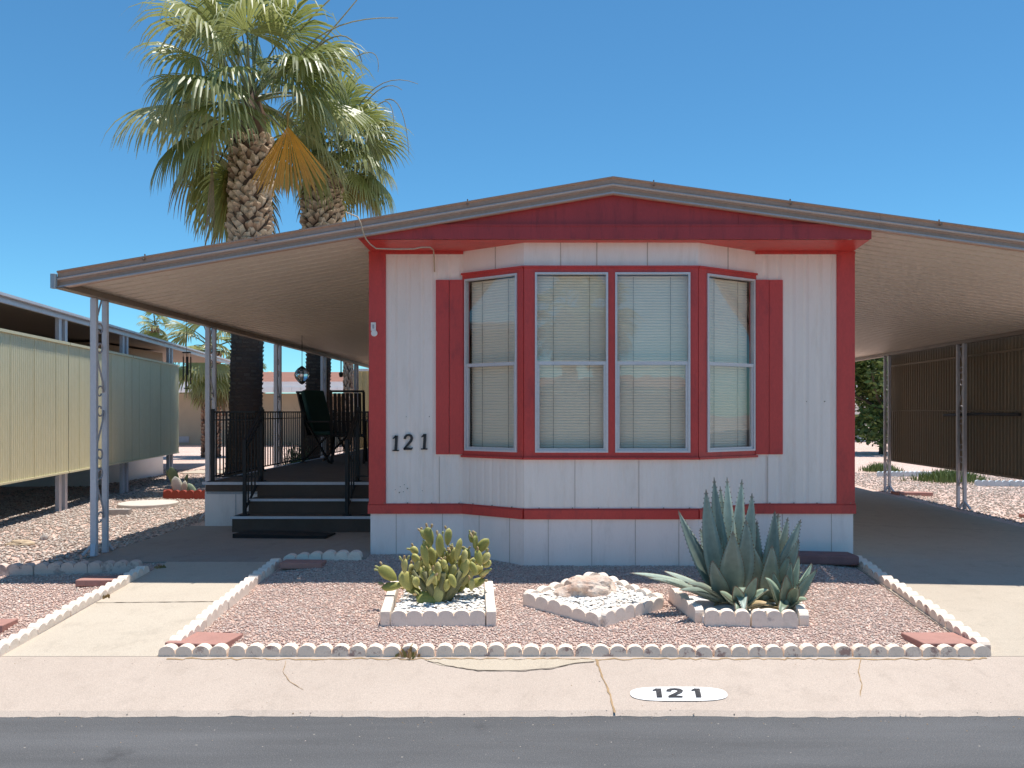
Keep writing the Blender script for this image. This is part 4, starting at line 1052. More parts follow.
# patio chairs
def chair(label, x, y, rot, cushion):
    t = thing('patio_chair', label, 'chair', (0, 0, 0)); z = 0
    for sx in (-.26, .26):
        mb = MB(); mb.bar((sx, -.28, 0), (sx, .18, .62), .035, .02); mb.build('leg', M['chair_wood'], t)
        mb = MB(); mb.bar((sx * .92, .30, 0), (sx * .92, -.22, .42), .035, .02); mb.build('leg', M['chair_wood'], t)
        mb = MB(); mb.box(sx - .03, sx + .03, -.32, .20, .62, .645); mb.build('armrest', M['chair_wood'], t, bevel=.006)
    mb = MB()
    for k in range(7): mb.box(-.25, .25, -.28 + k * .068, -.28 + k * .068 + .05, .40, .42)
    mb.build('seat', M['chair_wood'], t)
    mb = MB(); mb.bar((-.24, .18, .40), (-.24, .38, 1.08), .025, .04); mb.bar((.24, .18, .40), (.24, .38, 1.08), .025, .04)
    for k in range(7):
        xx = -.18 + k * .06; mb.bar((xx, .18, .42), (xx, .38, 1.06), .014, .046)
    mb.bar((-.25, .385, 1.09), (.25, .385, 1.09), .06, .03); mb.bar((-.25, .19, .44), (.25, .19, .44), .05, .02)
    mb.build('backrest', M['chair_wood'], t)
    if cushion:
        mb = MB()
        mb.prism([(.13, .45), (.35, 1.10), (.28, 1.13), (.06, .47)], .46, lambda a, b, w: (-.23 + w, a, b)); mb.box(-.23, .23, -.28, .12, .425, .48)
        mb.build('cushion', M['chair_green'], t, bevel=.02)
    t.location = (x, y, ZD); t.rotation_euler = (0, 0, rot); return t
chair('dark folding patio chair with a green cushion, seen from the side', -3.36, 13.3, R(62), True)
chair('dark slatted folding patio chair with its back to the street', -2.98, 13.1, R(190), False)
# hanging lantern
D = 12.4; c = P3(302, 375, D); zt = roof_z(c[0]) - .08
t = thing('hanging_lantern', 'eight sided clear glass lantern hanging from the patio awning', 'lantern', c)
mb = MB(); mb.tube([(c[0], c[1], c[2] + .12), (c[0], c[1], zt)], .005, 5); mb.build('chain', M['black_iron'], t)
def lathe(mb, c, prof, n=8):
    vs = []; 
    for r, z in prof:
        for k in range(n):
            a = 2 * math.pi * (k + .5) / n; vs.append((c[0] + r * math.cos(a), c[1] + r * math.sin(a), c[2] + z))
    mb.add(vs, [(i * n + k, i * n + (k + 1) % n, (i + 1) * n + (k + 1) % n, (i + 1) * n + k) for i in range(len(prof) - 1) for k in range(n)])
mb = MB(); lathe(mb, c, [(.05, -.10), (.09, -.05), (.105, 0), (.09, .05), (.06, .09)]); mb.build('globe', M['lantern_glass'], t)
mb = MB(); lathe(mb, c, [(.07, .088), (.045, .105), (.012, .13), (.001, .135)]); mb.build('cap', M['black_iron'], t)
mb = MB(); lathe(mb, c, [(.052, -.10), (.03, -.125), (.001, -.14)])
for k in range(8):
    a = 2 * math.pi * (k + .5) / 8; pr = [(.05, -.10), (.091, -.05), (.107, 0), (.091, .05), (.061, .09)]
    mb.tube([(c[0] + r * math.cos(a), c[1] + r * math.sin(a), c[2] + z) for r, z in pr], .0035, 4)
mb.build('frame', M['black_iron'], t)
# wind chime
D = 9.25; c = P3(186.5, 352, D)
t = thing('wind_chime', 'dark wind chime hanging from the edge of the left awning', 'wind chime', c)
mb = MB(); mb.tube([(c[0], D, c[2]), (c[0], D, ZGL + .02)], .0025, 4); mb.tube([(c[0], D, c[2]), (c[0], D, c[2] - .5)], .002, 4); mb.build('string', M['black_iron'], t)
mb = MB(); mb.tube([(c[0], D, c[2] - .012), (c[0], D, c[2])], .045, 10); mb.build('top', M['black_iron'], t)
for k, (dx, l) in enumerate(((-.035, .26), (-.012, .33), (.014, .20), (.034, .30))):
    mb = MB(); mb.tube([(c[0] + dx, D + (k % 2) * .03, c[2] - .05), (c[0] + dx, D + (k % 2) * .03, c[2] - .05 - l)], .0065, 6)
    mb.tube([(c[0] + dx, D + (k % 2) * .03, c[2]), (c[0] + dx, D + (k % 2) * .03, c[2] - .05)], .0015, 4); mb.build('chime_tube', M['black_iron'], t)
mb = MB(); mb.tube([(c[0], D, c[2] - .40), (c[0], D, c[2] - .39)], .03, 8); mb.build('clapper', M['black_iron'], t)
c = P3(341, 372, 16.5)
mb = MB(); mb.tube([(c[0], c[1], c[2]), (c[0], c[1], roof_z(c[0]) - .08)], .012, 5); mb.tube([(c[0], c[1], c[2] - .10), (c[0], c[1], c[2] - .03), (c[0], c[1], c[2])], [.03, .045, .02], 8)
tag(mb.build('hanging_hook', M['black_iron'], loc=c), 'small dark hook hanging from the awning near the far chair', 'hook')

# ---------------------------------------------------------------- painted number on the kerb
num = MB(); n = 40; cx, cy, hw, hd = .737, 4.582, .262, .074
rim = []
for i in range(n):
    a = 2 * math.pi * i / n; x = cx + hw * math.copysign(abs(math.cos(a)) ** .55, math.cos(a)); y = cy + hd * math.copysign(abs(math.sin(a)) ** .8, math.sin(a)); rim.append((x, y))
num.add([(cx, cy, kz(cx, cy) + .004)] + [(x, y, kz(x, y) + .004) for x, y in rim], [(0, i + 1, (i + 1) % n + 1) for i in range(n)])
nb = tag(num.build('curb_number', M['plaque'], loc=(cx, cy, kz(cx, cy))), 'white painted oval with black 121 on the sidewalk slope', 'painted number')
for ch, px in (('1', 650), ('2', 666), ('1', 689)):
    x0 = (px - 542) * 4.58 / 850; mb = MB()
    digit(mb, ch, lambda a, b, w: (x0 + a * .135 + b * .006, cy - .042 + b * .088, kz(0, cy - .042 + b * .088) + .008 + w), .001, 1.25, False)
    mb.build('digit', M['curb_digit'], nb)

# ---------------------------------------------------------------- left neighbour
def nl(y): return -6.2 - .16 * (y - 11.0)
nbh = thing('neighbour_home', 'tan neighbouring mobile home behind the cream panels, with white skirting', 'mobile home', (-8.5, 12, -1.3))
NG = -1.30
def npt(y, off): return (nl(y) - off, y)
mb = MB(); Fr, L = frame_of(npt(26, 2.6), npt(4, 2.6)); Fr = (Fr[0], Fr[1], (-Fr[2][0], -Fr[2][1]))
Fn = (npt(4, 2.5), ((nl(19.5) - nl(4)) / math.dist(npt(4, 0), npt(19.5, 0)), 15.5 / math.dist(npt(4, 0), npt(19.5, 0))), None)
tx, ty = Fn[1]; Fn = (Fn[0], Fn[1], (ty, -tx)); Ln = math.dist(npt(4, 0), npt(19.5, 0))
mb = MB(); ribbed(mb, Fn, Ln, -.80, 1.3, .2, .008, .2); mb.fbox(Fn, 0, Ln, -4, -.03, -.80, 1.3); mb.build('wall', M['tan_wall'], nbh)
mb = MB(); mb.fbox(Fn, 0, Ln, -4, .004, NG - .1, -.80); mb.build('skirting', M['far_white'], nbh)
mb = MB(); mb.fbox(Fn, -.5, Ln + 1.6, -4.2, 2.45, 1.24, 1.262); mb.build('roof', M['far_soffit'], nbh)
mb = MB(); mb.fbox(Fn, -.5, Ln + 1.6, 2.451, 2.49, 1.20, 1.238); mb.fbox(Fn, -.5, Ln + 1.6, 2.451, 2.53, 1.27, 1.30); mb.fbox(Fn, -.5, Ln + 1.6, 2.451, 2.47, 1.238, 1.27); mb.build('fascia', M['post_white'], nbh)
mb = MB(); mb.box(-10.6, -7.72, 14.6, 17.3, -.80, 1.2); mb.build('rear_room', M['tan_wall'], nbh)
mb = MB(); mb.box(-10.6, -7.715, 14.59, 17.31, -1.42, -.80); mb.build('skirting', M['far_white'], nbh)
mb = MB(); mb.fbox(Fn, 6, 7.2, .0, .03, -.1, .8); nw = mb.build('window', M['far_white'], nbh)
mb = MB(); mb.fbox(Fn, 6.06, 7.14, .03, .034, -.04, .74); mb.build('pane', M['glass'], nw)
LABN = {8.4: 'post pair of the neighbour awning nearest the street', 11.05: 'post pair of the neighbour awning at the left picture edge', 13.5: 'neighbour awning post pair just right of the scroll posts', 16.1: 'neighbour awning post pair at the far end of the cream panels'}
for y in (8.4, 11.05, 13.5, 16.1):
    y0 = y; y = y - .12; x = nl(y) - .03; t = thing('neighbour_post', LABN[y0], 'post', (x, y, NG), 'posts of the neighbour awning')
    for dy in (0, .19):
        mb = MB(); x = nl(y + dy) - .03; mb.box(x - .025, x + .025, y + dy - .03, y + dy + .03, NG - .03, 1.22); mb.build('upright', M['post_white'], t)
PN = ['cream green ribbed privacy panel at the left picture edge', 'cream green ribbed privacy panel crossed by the scroll posts', 'far shaded cream green privacy panel with sun patches']
for (ya, yb), lb in zip(((7.2, 11.0), (11.02, 13.55), (13.57, 16.35)), PN):
    t = thing('privacy_screen', lb, 'privacy panel', (nl(ya), ya, -.77))
    p, q = (nl(ya) + .07, ya), (nl(yb) + .07, yb)
    mb = MB(); ribbed_panel(mb, p, q, -.765, .865, .05, -.006, .006); mb.build('sheet', M['cream_panel'], t)
    Fp, Lp = frame_of(p, q); mb = MB(); mb.fbox(Fp, 0, Lp, -.015, .02, .867, .90); mb.fbox(Fp, 0, Lp, -.012, .012, -.79, -.767)
    mb.build('rail', M['cream_panel'], t)
    mb = MB(); k = .35
    while k < Lp: mb.fbox(Fp, k, k + .012, .001, .004, -.765, .865); k += .62
    mb.build('joint', M['cream_panel'], t)
mb = MB(); mb.fbox(Fn, 0, Ln, -.1, 2.3, NG - .012, NG + .0); struct('neighbour_pad', mb, M['drive'])

# ---------------------------------------------------------------- houses behind
def house(label, x0, x1, y, wallm, base=-1.3, wz=.72, fz=1.12, rz=1.42, wins=(), posts=(), depth=5):
    t = thing('house', label, 'house', ((x0 + x1) / 2, y, base))
    mb = MB(); mb.box(x0, x1, y, y + depth, base - .1, wz); mb.build('wall', M[wallm], t)
    mb = MB(); mb.box(x0 - .5, x1 + .5, y - 1.65, y - 1.6, wz, fz); 
    mb.box(x0 - .5, x1 + .5, y - 1.6, y - .0, wz + .3, wz + .34); fo = mb.build('awning', M['far_white'], t)
    mb = MB(); xx = x0 - .5
    while xx < x1 + .4: mb.box(xx, xx + .28, y - 1.69, y - 1.651, wz + .02, wz + .20); xx += .34
    mb.build('valance', M['far_white'], fo)
    mb = MB(); mb.prism([(y - 1.0, fz), (y + depth / 2, rz + .25), (y + depth + .4, fz)], x1 - x0 + .6, lambda a, b, w: (x0 - .3 + w, a, b)); mb.build('roof', M['red_roof'], t)
    for (a, b, c0, c1) in wins:
        mb = MB(); mb.box(a, b, y - .04, y - .001, c0, c1); w_ = mb.build('window', M['brown_win'], t)
        mb = MB(); mb.box(a + .08, b - .08, y - .05, y - .041, c0 + .08, c1 - .08); mb.build('pane', M['glass'], w_)
    for a in posts:
        mb = MB(); mb.box(a - .05, a + .05, y - 1.6, y - 1.5, base - .1, wz + .3); mb.build('post', M['far_white'], t)
    mb = MB(); mb.box(x0 + 1.2, x0 + 1.8, y - .03, y - .001, base + .12, base + .35); mb.build('vent', M['scroll'], t)
    return t
house('tan house with a white awning and red brown roof behind the left yard', -15.5, -5.4, 33, 'tan_wall', wins=((-13.1, -12.3, -.15, .62), (-8.6, -7.4, -.3, .6)), posts=(-14.1, -13.85, -11.4))
# yellow fence behind the deck
t = thing('fence', 'yellow ribbed fence panels behind the far end of the deck', 'fence', (-4, 22, -1.3))
mb = MB(); ribbed_panel(mb, (-5.2, 22.4), (-1.0, 22.0), -1.2, 1.08, .16, .03); mb.build('panel', M['yellow_panel'], t)
mb = MB(); mb.bar((-5.2, 22.33, 1.10), (-1.0, 21.93, 1.12), .06, .06); mb.build('cap', M['far_white'], t)
house('pale house beyond the carport, mostly hidden by the dark green tree', 5.5, 16, 42, 'far_white', base=-1.45, wz=.9, fz=1.3, rz=1.6)

# ---------------------------------------------------------------- palms
def mixc(a, b, t): return tuple(a[i] * (1 - t) + b[i] * t for i in range(3))
GRN = [(.25, .29, .07), (.31, .35, .10), (.38, .41, .14), (.18, .22, .055), (.44, .45, .20)]
DRY = [(.40, .22, .05), (.34, .20, .08), (.22, .14, .07)]
def frond(mb, hub, az, el, Lp, Rb, base, tipc, droop, g, nray=34, spread=R(112), hang=1.0, pet=(.20, .22, .09), full=.5):
    d = Vector((math.cos(el) * math.cos(az), math.cos(el) * math.sin(az), math.sin(el))); p = Vector(hub); P = [p.copy()]
    n = 7
    for i in range(n):
        d = (d + Vector((0, 0, -droop / n))).normalized(); p = p + d * Lp / n; P.append(p.copy())
    mb.tube(P, [.028 - .018 * i / n for i in range(n + 1)], 5, pet, cap=False)
    up = Vector((0, 0, 1)); s = d.cross(up)
    s = s.normalized() if s.length > .05 else Vector((math.sin(az), -math.cos(az), 0))
    nn = s.cross(d).normalized(); tw = g.uniform(-.5, .5); s, nn = s * math.cos(tw) + nn * math.sin(tw), nn * math.cos(tw) - s * math.sin(tw)
    seg = 6; da = 2 * spread / nray
    for k in range(nray + 1):
        a = -spread + da * k + g.uniform(-.02, .02)
        Rr = Rb * (.80 + .25 * math.cos(a * .8)) * g.uniform(.9, 1.06)
        dr = (d * math.cos(a) + s * math.sin(a)).normalized(); tt = (s * math.cos(a) - d * math.sin(a)).normalized()
        dr = (dr - nn * .22 * abs(math.sin(a)) + nn * .0).normalized()
        q = p.copy(); vs = []; cs = []; sp = g.uniform(.75, 1.3)
        for i in range(seg + 1):
            r = i / seg
            if i:
                dr = (dr + Vector((0, 0, -1)) * hang * sp * .50 * (r ** 2.0) + tt * g.uniform(-.02, .02)).normalized(); q = q + dr * Rr / seg
            w = (math.tan(da / 2) * r * Rr * 1.04) if r <= full else math.tan(da / 2) * full * Rr * max(0, (1 - r) / (1 - full)) ** .8 + .002
            fold = nn * w * .55
            vs += [q - tt * w, q + fold, q + tt * w]; c = mixc(base, tipc, max(0, r - .35) / .65); cs += [c, c, c]
        mb.add(vs, [(3 * i + j, 3 * i + j + 1, 3 * i + j + 4, 3 * i + j + 3) for i in range(seg) for j in (0, 1)], cs)
def palm_crown(mb, hub, nf, Lp, Rb, seed, elmin=-65, dry=.25, nray=34, cut=0, hang=1.0, thin=False):
    g = random.Random(seed)
    for i in range(nf):
        f = i / (nf - 1); az = i * 2.39996 + g.uniform(-.25, .25)
        el = R(82 - (82 - elmin) * f ** .85 + g.uniform(-7, 7))
        old = max(0, (f - .62) / .38)
        if cut and el < R(-32) and math.cos(az) > -.25: continue
        if thin and (el < R(12) and math.cos(az) > .55 or el < R(45) and i % 5 == 0): continue
        if cut and el < R(cut) and math.cos(az + math.pi / 2) > (.42 if el > R(-26) else .10): continue
        base = g.choice(GRN); tip = mixc(base, (.46, .46, .27), .5)
        if old > 0 and g.random() < dry + old * .35: tip = mixc(tip, g.choice(DRY), .8); base = mixc(base, g.choice(DRY), .35 * old + .1)
        frond(mb, (hub[0] + g.uniform(-.06, .06), hub[1] + g.uniform(-.06, .06), hub[2] - .55 * f), az, el, Lp * g.uniform(.82, 1.1) * (1 - .15 * old), Rb * g.uniform(.85, 1.1), base, tip, g.uniform(.35, .75), g, nray, hang=hang * g.uniform(.8, 1.3))
BOOT = [(.52, .37, .25), (.42, .28, .19), (.60, .45, .32), (.34, .21, .14), (.50, .41, .32), (.66, .54, .40), (.26, .16, .11)]
def palm_trunk(parent, p0, p1, r0, r1, boot_from, r_boot, seed, name='trunk', dark=(.115, .068, .046), rows=.088, around=12, bootcols=BOOT):
    g = random.Random(seed); p0, p1 = Vector(p0), Vector(p1); n = 26; mb = MB(); vs = []
    for i in range(n + 1):
        f = i / n; c = p0.lerp(p1, f); r = r0 * (1 + .35 * math.exp(-f * 14)) * (1 - f) + r1 * f
        if c.z > boot_from: r = r_boot * .86
        r *= 1 + .03 * math.sin(i * 2.3)
        mb_r = r; vs.append((c, r))
    mb.tube([c for c, r in vs], [r for c, r in vs], 16, dark)
    def bark_rings():
        z = p0.z + .05
        while z < min(boot_from, p1.z):
            f = (z - p0.z) / (p1.z - p0.z); c = p0.lerp(p1, f); r = (r0 * (1 + .35 * math.exp(-f * 14)) * (1 - f) + r1 * f) * 1.02
            for k in range(14):
                a = 2 * math.pi * (k + g.random() * .6) / 14; h = g.uniform(.02, .05); w = g.uniform(.15, .24)
                e = [(c.x + (r + (.012 if j in (2, 3) else .0)) * math.cos(a + (w if j in (1, 2) else -w)), c.y + (r + (.012 if j in (2, 3) else 0)) * math.sin(a + (w if j in (1, 2) else -w)), z + (h if j > 1 else 0)) for j in range(4)]
                mb.add(e, [(0, 1, 2, 3)], mixc(dark, (.16, .12, .09), g.random()))
            z += g.uniform(.06, .09)
    bark_rings()
    if boot_from < p1.z:
        z = boot_from; row = 0
        while z < p1.z:
            f = (z - p0.z) / (p1.z - p0.z); c = p0.lerp(p1, f); rr = r_boot * (1 + .04 * math.sin(row * 1.7))
            for k in range(around):
                a = 2 * math.pi * (k + .5 * (row % 2) + g.uniform(-.28, .28)) / around; da = math.pi / around * g.uniform(.85, 1.15); h = rows * g.uniform(1.1, 1.6)
                def Q(aa, zz, rad): return (c.x + rad * math.cos(aa), c.y + rad * math.sin(aa), z + zz)
                o_ = g.uniform(.05, .12) * (r_boot / .42)
                tz_ = g.uniform(-.03, .03); ta_ = g.uniform(-.12, .12)
                vs = [Q(a - da, 0, rr * .86), Q(a, -h * .8, rr * .84), Q(a + da, 0, rr * .86), Q(a + da * .5 + ta_, h * .55 + tz_, rr * .86 + o_), Q(a - da * .5 + ta_, h * .55 - tz_, rr * .86 + o_ * g.uniform(.5, 1.2)), Q(a + ta_, h * .2, rr * .9 + o_ * .9), Q(a, h * .7, rr * .8)]
                cc = g.choice(bootcols); pale = mixc(cc, (.72, .56, .40), .7)
                mb.add(vs, [(0, 1, 5), (1, 2, 5), (2, 3, 5), (4, 0, 5), (3, 4, 5), (3, 6, 4), (0, 4, 6), (2, 6, 3)], [cc, mixc(cc, (.05, .03, .02), .6), cc, pale, pale, mixc(cc, pale, .5), cc])
            z += rows; row += 1
    return mb.build(name, M['bark'], parent)
def hanging_frond(mb, c, seed, cols, L=.9):
    g = random.Random(seed); frond(mb, c, g.uniform(0, 6), R(-75), .5, L, cols[0], cols[1], .6, g, 26, R(48), .8, (.3, .2, .1))
# palm one
D1 = 15.0
t1 = thing('palm_tree', 'tallest fan palm with a thick booted trunk rising behind the left awning', 'palm tree', P3(246, 482, D1)[:2] + (-1.27,))
b1 = (P3(244, 0, D1)[0], D1, -1.3); hub1 = P3(252, 92, D1)
palm_trunk(t1, b1, (hub1[0], D1, hub1[2] - .80), .27, .27, 1.55, .365, 11)
mb = MB(); mb.tube([(hub1[0], D1, hub1[2] - .95), (hub1[0], D1, hub1[2] - .4), (hub1[0], D1, hub1[2] + .05)], [.27, .24, .06], 12, (.22, .13, .08)); palm_crown(mb, hub1, 66, 1.36, 1.28, 21, elmin=-62, dry=.35, nray=40, cut=-13, hang=1.5, thin=True); mb.build('crown', M['leaf'], t1)
mb = MB(); g = random.Random(3); frond(mb, P3(288, 112, D1 - 1.0), -1.35, R(-80), .25, 1.15, (.74, .34, .03), (.50, .27, .06), .2, g, 30, R(38), .1, (.5, .34, .1), .80)
tag(mb.build('dead_frond', M['leaf'], t1), 'bright orange dying frond')
mb = MB(); frond(mb, P3(216, 128, D1 - .9), 3.6, R(-82), .45, 1.25, (.34, .20, .12), (.32, .19, .13), .4, random.Random(5), 26, R(17), .5, (.3, .2, .12))
tag(mb.build('dead_frond', M['leaf'], t1), 'narrow brown dead frond hanging beside the trunk')
mb = MB(); g = random.Random(8)
for (a, b, c_) in (((300, 30), (345, -20), (372, -30)), ((305, 60), (350, 10), (366, -12)), ((320, 45), (352, 20), (362, 62)), ((300, 55), (330, 15), (398, 18))):
    pts = [P3(*a, D1 - .2), P3(*b, D1 - .4), P3(*c_, D1 - .5)]
    q = [tuple(pts[0][j] * (1 - s) ** 2 + pts[1][j] * 2 * s * (1 - s) + pts[2][j] * s * s for j in range(3)) for s in [i / 8 for i in range(9)]]
    mb.tube(q, [.016 - .001 * i for i in range(9)], 5, (.36, .33, .20))
mb.build('flower_stalk', M['bark'], t1)
# palm two
D2 = 17.6
t2 = thing('palm_tree', 'second fan palm whose crown overlaps the tallest one on its right', 'palm tree', P3(320, 476, D2)[:2] + (-1.27,))
hub2 = P3(341, 142, D2)
palm_trunk(t2, (P3(316, 0, D2)[0], D2, -1.3), (P3(323, 0, D2)[0], D2, hub2[2] - .5), .24, .26, 2.2, .40, 12, dark=(.09, .054, .038), bootcols=[sc(c, .8) for c in BOOT])
mb = MB(); palm_crown(mb, hub2, 38, .74, .98, 33, elmin=-50, dry=.25, nray=36, cut=-3, hang=1.4); mb.build('crown', M['leaf'], t2)
mb = MB()
for (a, b, c_) in (((360, 110), (385, 75), (402, 90)), ((385, 100), (405, 92), (409, 155)), ((375, 108), (396, 85), (394, 140)), ((350, 60), (382, 40), (378, 72)), ((355, 112), (380, 68), (418, 84))):
    pts = [P3(*a, D2 - .2), P3(*b, D2 - .6), P3(*c_, D2 - .7)]
    q = [tuple(pts[0][j] * (1 - s) ** 2 + pts[1][j] * 2 * s * (1 - s) + pts[2][j] * s * s for j in range(3)) for s in [i / 8 for i in range(9)]]
    mb.tube(q, [.014 - .001 * i for i in range(9)], 5, (.34, .32, .24))
mb.build('flower_stalk', M['bark'], t2)
# small palm under the awning line
def small_palm(label, px, py, D, Lp, Rb, nf, trunk_r, seed, base=-1.3, boots=True, elmin=-70, group=None):
    h = P3(px, py, D); t = thing('palm_tree', label, 'palm tree', (h[0], D, base), group)
    palm_trunk(t, (h[0], D, base), (h[0], D, h[2] - .2), trunk_r * .8, trunk_r * .8, base + .1 if boots else h[2] - .8, trunk_r, seed, rows=.1, around=10,
               bootcols=[(.26, .12, .08), (.22, .11, .075), (.30, .16, .11), (.16, .08, .06)])
    mb = MB(); palm_crown(mb, h, nf, Lp, Rb, seed + 1, elmin, .1, 24); mb.build('crown', M['leaf'], t); return t
small_palm('short fan palm with a reddish trunk left of the dark palm trunk', 211, 345, 24, .75, .75, 34, .26, 41)
small_palm('distant palm crown above the neighbour roof left of the scroll posts', 155, 322, 46, .55, .6, 26, .2, 43)
small_palm('tiny distant palm just right of the dark trunk', 262, 374, 62, .5, .5, 20, .2, 44)
# reflected / across the street (seen mirrored in the bay window)
pa = small_palm('palm across the street, seen mirrored in the bay window', 542, 207, 17, 1.0, 1.0, 30, .24, 47, elmin=-60)
pa.location = (1.0, -17.5, -1.5); pa.rotation_euler = (0, 0, .7)
pb = copy_tree(pa); pb.location = (2.3, -19.5, -1.5); pb.rotation_euler = (0, 0, 2.4); pb['label'] = 'second palm across the street, mirrored right of the first one'
house('house across the street that the bay window mirrors', -8, 7.5, -24, 'far_pink', base=-1.5, wz=.7, fz=.95, rz=1.2)

# thin mottled trunk beside the yellow fence
t = thing('palm_tree', 'slim mottled palm trunk beside the yellow fence', 'palm tree', P3(348, 470, 20.5)[:2] + (-1.3,))
palm_trunk(t, (P3(348.5, 0, 20.5)[0], 20.5, -1.3), (P3(348, 0, 20.5)[0], 20.5, 3.0), .09, .09, -1.2, .12, 60, rows=.09, around=8)
mb = MB(); palm_crown(mb, (P3(348, 0, 20.5)[0], 20.5, 3.0), 24, .5, .6, 61, -40, .2, 22); mb.build('crown', M['leaf'], t)

# ---------------------------------------------------------------- leafy plants
def leafy(mb, c, rad, n, size, cols, seed, clumps=24, flat=1.0):
    g = random.Random(seed); C = []
    for i in range(clumps):
        while True:
            v = Vector((g.uniform(-1, 1), g.uniform(-1, 1), g.uniform(-1, 1)))
            if v.length < 1: break
        v = v * (.75 + .25 * g.random()); C.append((Vector((c[0] + v.x * rad[0], c[1] + v.y * rad[1], c[2] + v.z * rad[2])), g.uniform(.22, .42)))
    for i in range(n):
        cc, k = g.choice(C); v = Vector((g.gauss(0, 1), g.gauss(0, 1), g.gauss(0, 1))).normalized() * k * g.uniform(.6, 1.1)
        p = cc + Vector((v.x * rad[0], v.y * rad[1], v.z * rad[2]))
        a = Vector((g.gauss(0, 1), g.gauss(0, 1), g.gauss(0, .6))).normalized(); b = a.cross(Vector((g.gauss(0, 1), g.gauss(0, 1), g.gauss(0, 1)))).normalized()
        s = size * g.uniform(.6, 1.3); col_ = sc(g.choice(cols), g.uniform(.8, 1.2))
        mb.add([p - a * s, p + b * s * .4, p + a * s, p - b * s * .4], [(0, 1, 2, 3)], col_)
def tree(label, x, y, base, h, rad, n, size, cols, seed, trunk_r=.12, cz=None):
    t = thing('tree', label, 'tree', (x, y, base)); g = random.Random(seed); cz = cz if cz is not None else base + h - rad[2]
    mb = MB(); mb.tube([(x, y, base - .05), (x + .05, y, base + h * .3), (x, y, cz)], [trunk_r, trunk_r * .75, trunk_r * .4], 8, (.10, .075, .055))
    for k in range(6):
        a = k * 1.05; mb.tube([(x + .04, y, base + h * .28 + .1 * k), (x + rad[0] * .35 * math.cos(a), y + rad[1] * .35 * math.sin(a), cz - rad[2] * .2), (x + rad[0] * .7 * math.cos(a), y + rad[1] * .7 * math.sin(a), cz + rad[2] * .2)], [trunk_r * .5, trunk_r * .3, .02], 6, (.10, .075, .055))
    mb.build('trunk', M['bark'], t)
    mb = MB(); leafy(mb, (x, y, cz), rad, n, size, cols, seed); mb.build('crown', M['bush'], t)
BG = [(.11, .18, .045), (.17, .25, .065), (.06, .10, .03), (.23, .31, .09), (.28, .35, .11)]
tree('dark green leafy tree seen between the red corner and the carport screen', 11.6, 29, -1.45, 4.4, (2.4, 2.0, 2.0), 9000, .12, BG, 71, cz=.9)
tree('green tree standing behind the brown carport screens', 16.5, 33, -1.45, 4.5, (3.2, 2.5, 1.9), 7000, .14, BG, 72)
tree('low bushy tree right of the short palm behind the left yard', -8.0, 40, -1.3, 2.6, (1.0, .8, .8), 1800, .10, BG, 73)
tree('pale green bushy tree behind the neighbour roof end', -16.2, 40, -1.3, 3.3, (1.2, 1, .9), 2200, .11, BG, 74)
def tuft(label, x, y, w, h, n, seed, name='grass_clump', cols=((.13, .19, .05), (.19, .25, .08), (.09, .14, .04))):
    g = random.Random(seed); mb = MB(); z0 = gz(x, y)
    for i in range(n):
        bx, by = x + g.gauss(0, w * .3), y + g.gauss(0, w * .22); a = g.uniform(0, 6.28); l = h * g.uniform(.4, 1.1) * math.exp(-((bx - x) / w) ** 2 * 2); o_ = l * g.uniform(.1, .6)
        dx, dy = math.cos(a) * o_, math.sin(a) * o_; s = .007
        mb.add([(bx - s, by, z0), (bx + s, by, z0), (bx + dx * .5 + s, by + dy * .5, z0 + l * .7), (bx + dx * .5 - s, by + dy * .5, z0 + l * .7), (bx + dx, by + dy, z0 + l)], [(0, 1, 2, 3), (3, 2, 4)], g.choice(cols))
    o = mb.build(name, M['bush'], loc=(x, y, z0)); return tag(o, label, 'plant')
tuft('spreading green ground plant behind the front carport post pair', 8.35, 17.4, 1.1, .26, 900, 81)
tuft('low green plant in the pale ring left of the far carport post', 8.1, 20.3, .7, .22, 500, 82)
tuft('dry weed sprouting through the front edging row', -.79, 5.02, .10, .07, 26, 83, 'weed', ((.42, .25, .10), (.22, .22, .07), (.5, .33, .15)))
tuft('small weed at the corner of the walkway edging', -3.17, 7.05, .08, .03, 16, 84, 'weed', ((.25, .22, .08), (.4, .28, .12)))
tuft('small dry weed against the left walkway edging', -3.19, 6.2, .07, .03, 14, 85, 'weed', ((.30, .2, .08), (.4, .28, .12)))
tuft('cactus like green plant beyond the deck railing', -4.9, 17.0, .5, .75, 120, 86, 'plant', ((.12, .17, .08), (.2, .26, .12)))
tuft('dry tan plant beyond the deck railing near the chairs', -4.75, 18.2, .4, 1.35, 200, 87, 'plant', ((.42, .32, .20), (.3, .22, .13)))
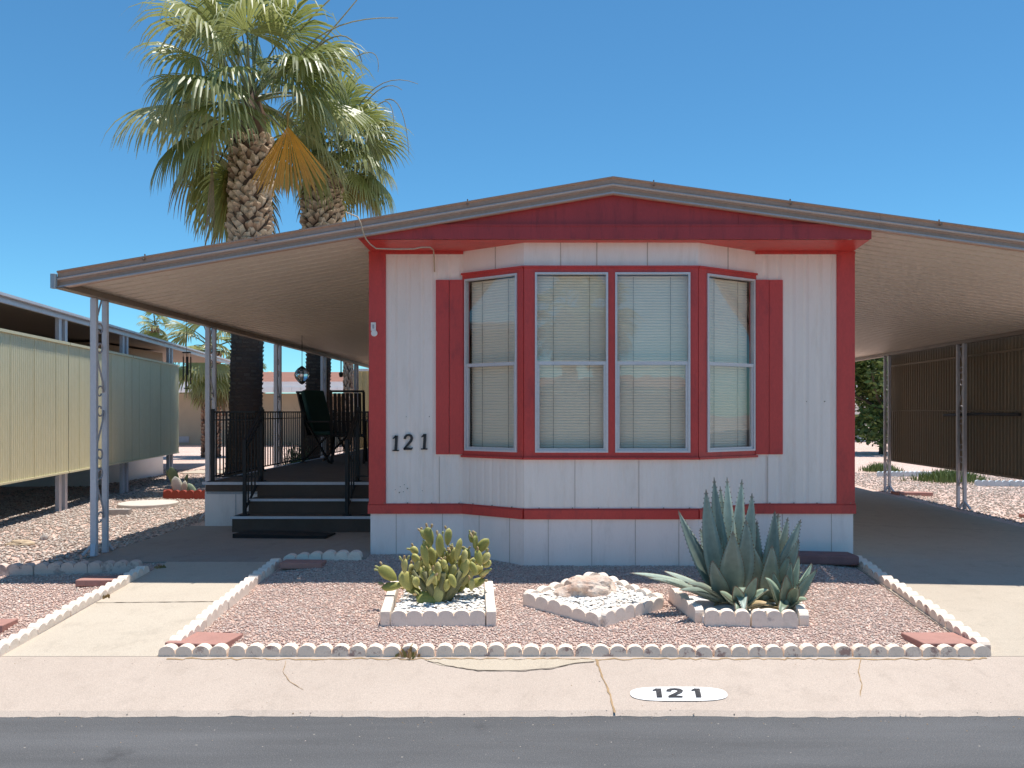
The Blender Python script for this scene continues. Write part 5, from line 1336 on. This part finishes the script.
# pale scalloped ring in the right yard
for i, (a, b) in enumerate((((7.45, 18.9), (9.5, 18.9)), ((8.4, 16.5), (9.6, 16.3)))):
    edging_row(a, b, 5, ['pale blue scalloped block in the far ring in the right yard', 'pale blue scalloped block below the spreading plant'][i], ['far ring blocks in the right yard', 'near ring blocks in the right yard'][i], 'pale_block', base=.05, rise=.05, seed=90 + i)

# ---------------------------------------------------------------- light, sky, camera
sun_dir = Vector((.15, .085, 1)).normalized()
el = math.asin(sun_dir.z); az = math.atan2(sun_dir.x, sun_dir.y)
L = bpy.data.lights.new('sun', 'SUN'); L.energy = 4.3; L.angle = R(.53); L.color = (1, .95, .88)
so = bpy.data.objects.new('sun', L); col.objects.link(so); so.rotation_euler = sun_dir.to_track_quat('Z', 'Y').to_euler()
w = bpy.data.worlds.new('World'); scene.world = w; w.use_nodes = True; nt = w.node_tree; nt.nodes.clear()
sky = nt.nodes.new('ShaderNodeTexSky'); sky.sky_type = 'NISHITA'; sky.sun_disc = False; sky.sun_elevation = el; sky.sun_rotation = az
sky.air_density = .95; sky.dust_density = .25; sky.ozone_density = 2.0; sky.altitude = 900
bg = nt.nodes.new('ShaderNodeBackground'); bg.inputs[1].default_value = .13; out = nt.nodes.new('ShaderNodeOutputWorld')
nt.links.new(mix(nt, 1.0, sky.outputs[0], (.41, .79, .91), 'MULTIPLY'), bg.inputs[0]); nt.links.new(bg.outputs[0], out.inputs[0])
cd = bpy.data.cameras.new('camera'); co = bpy.data.objects.new('camera', cd); col.objects.link(co)
cd.sensor_width = 36; cd.lens = 850 / 1024 * 36; cd.shift_x = -30 / 1024; cd.shift_y = 28 / 1024; cd.clip_end = 2000; cd.clip_start = .05
co.location = (0, 0, 0); co.rotation_euler = (R(90), 0, 0); scene.camera = co
for o in bpy.data.objects:
    if o.parent is None: o.location.z += EYE
scene.view_settings.view_transform = 'Standard'; scene.view_settings.look = 'None'; scene.view_settings.exposure = .4; scene.view_settings.gamma = 1
scene.view_settings.use_curve_mapping = False
scene.cycles.use_denoising = True; scene.cycles.max_bounces = 8; scene.cycles.diffuse_bounces = 4; scene.cycles.transparent_max_bounces = 12
scene.cycles.caustics_reflective = False; scene.cycles.caustics_refractive = False
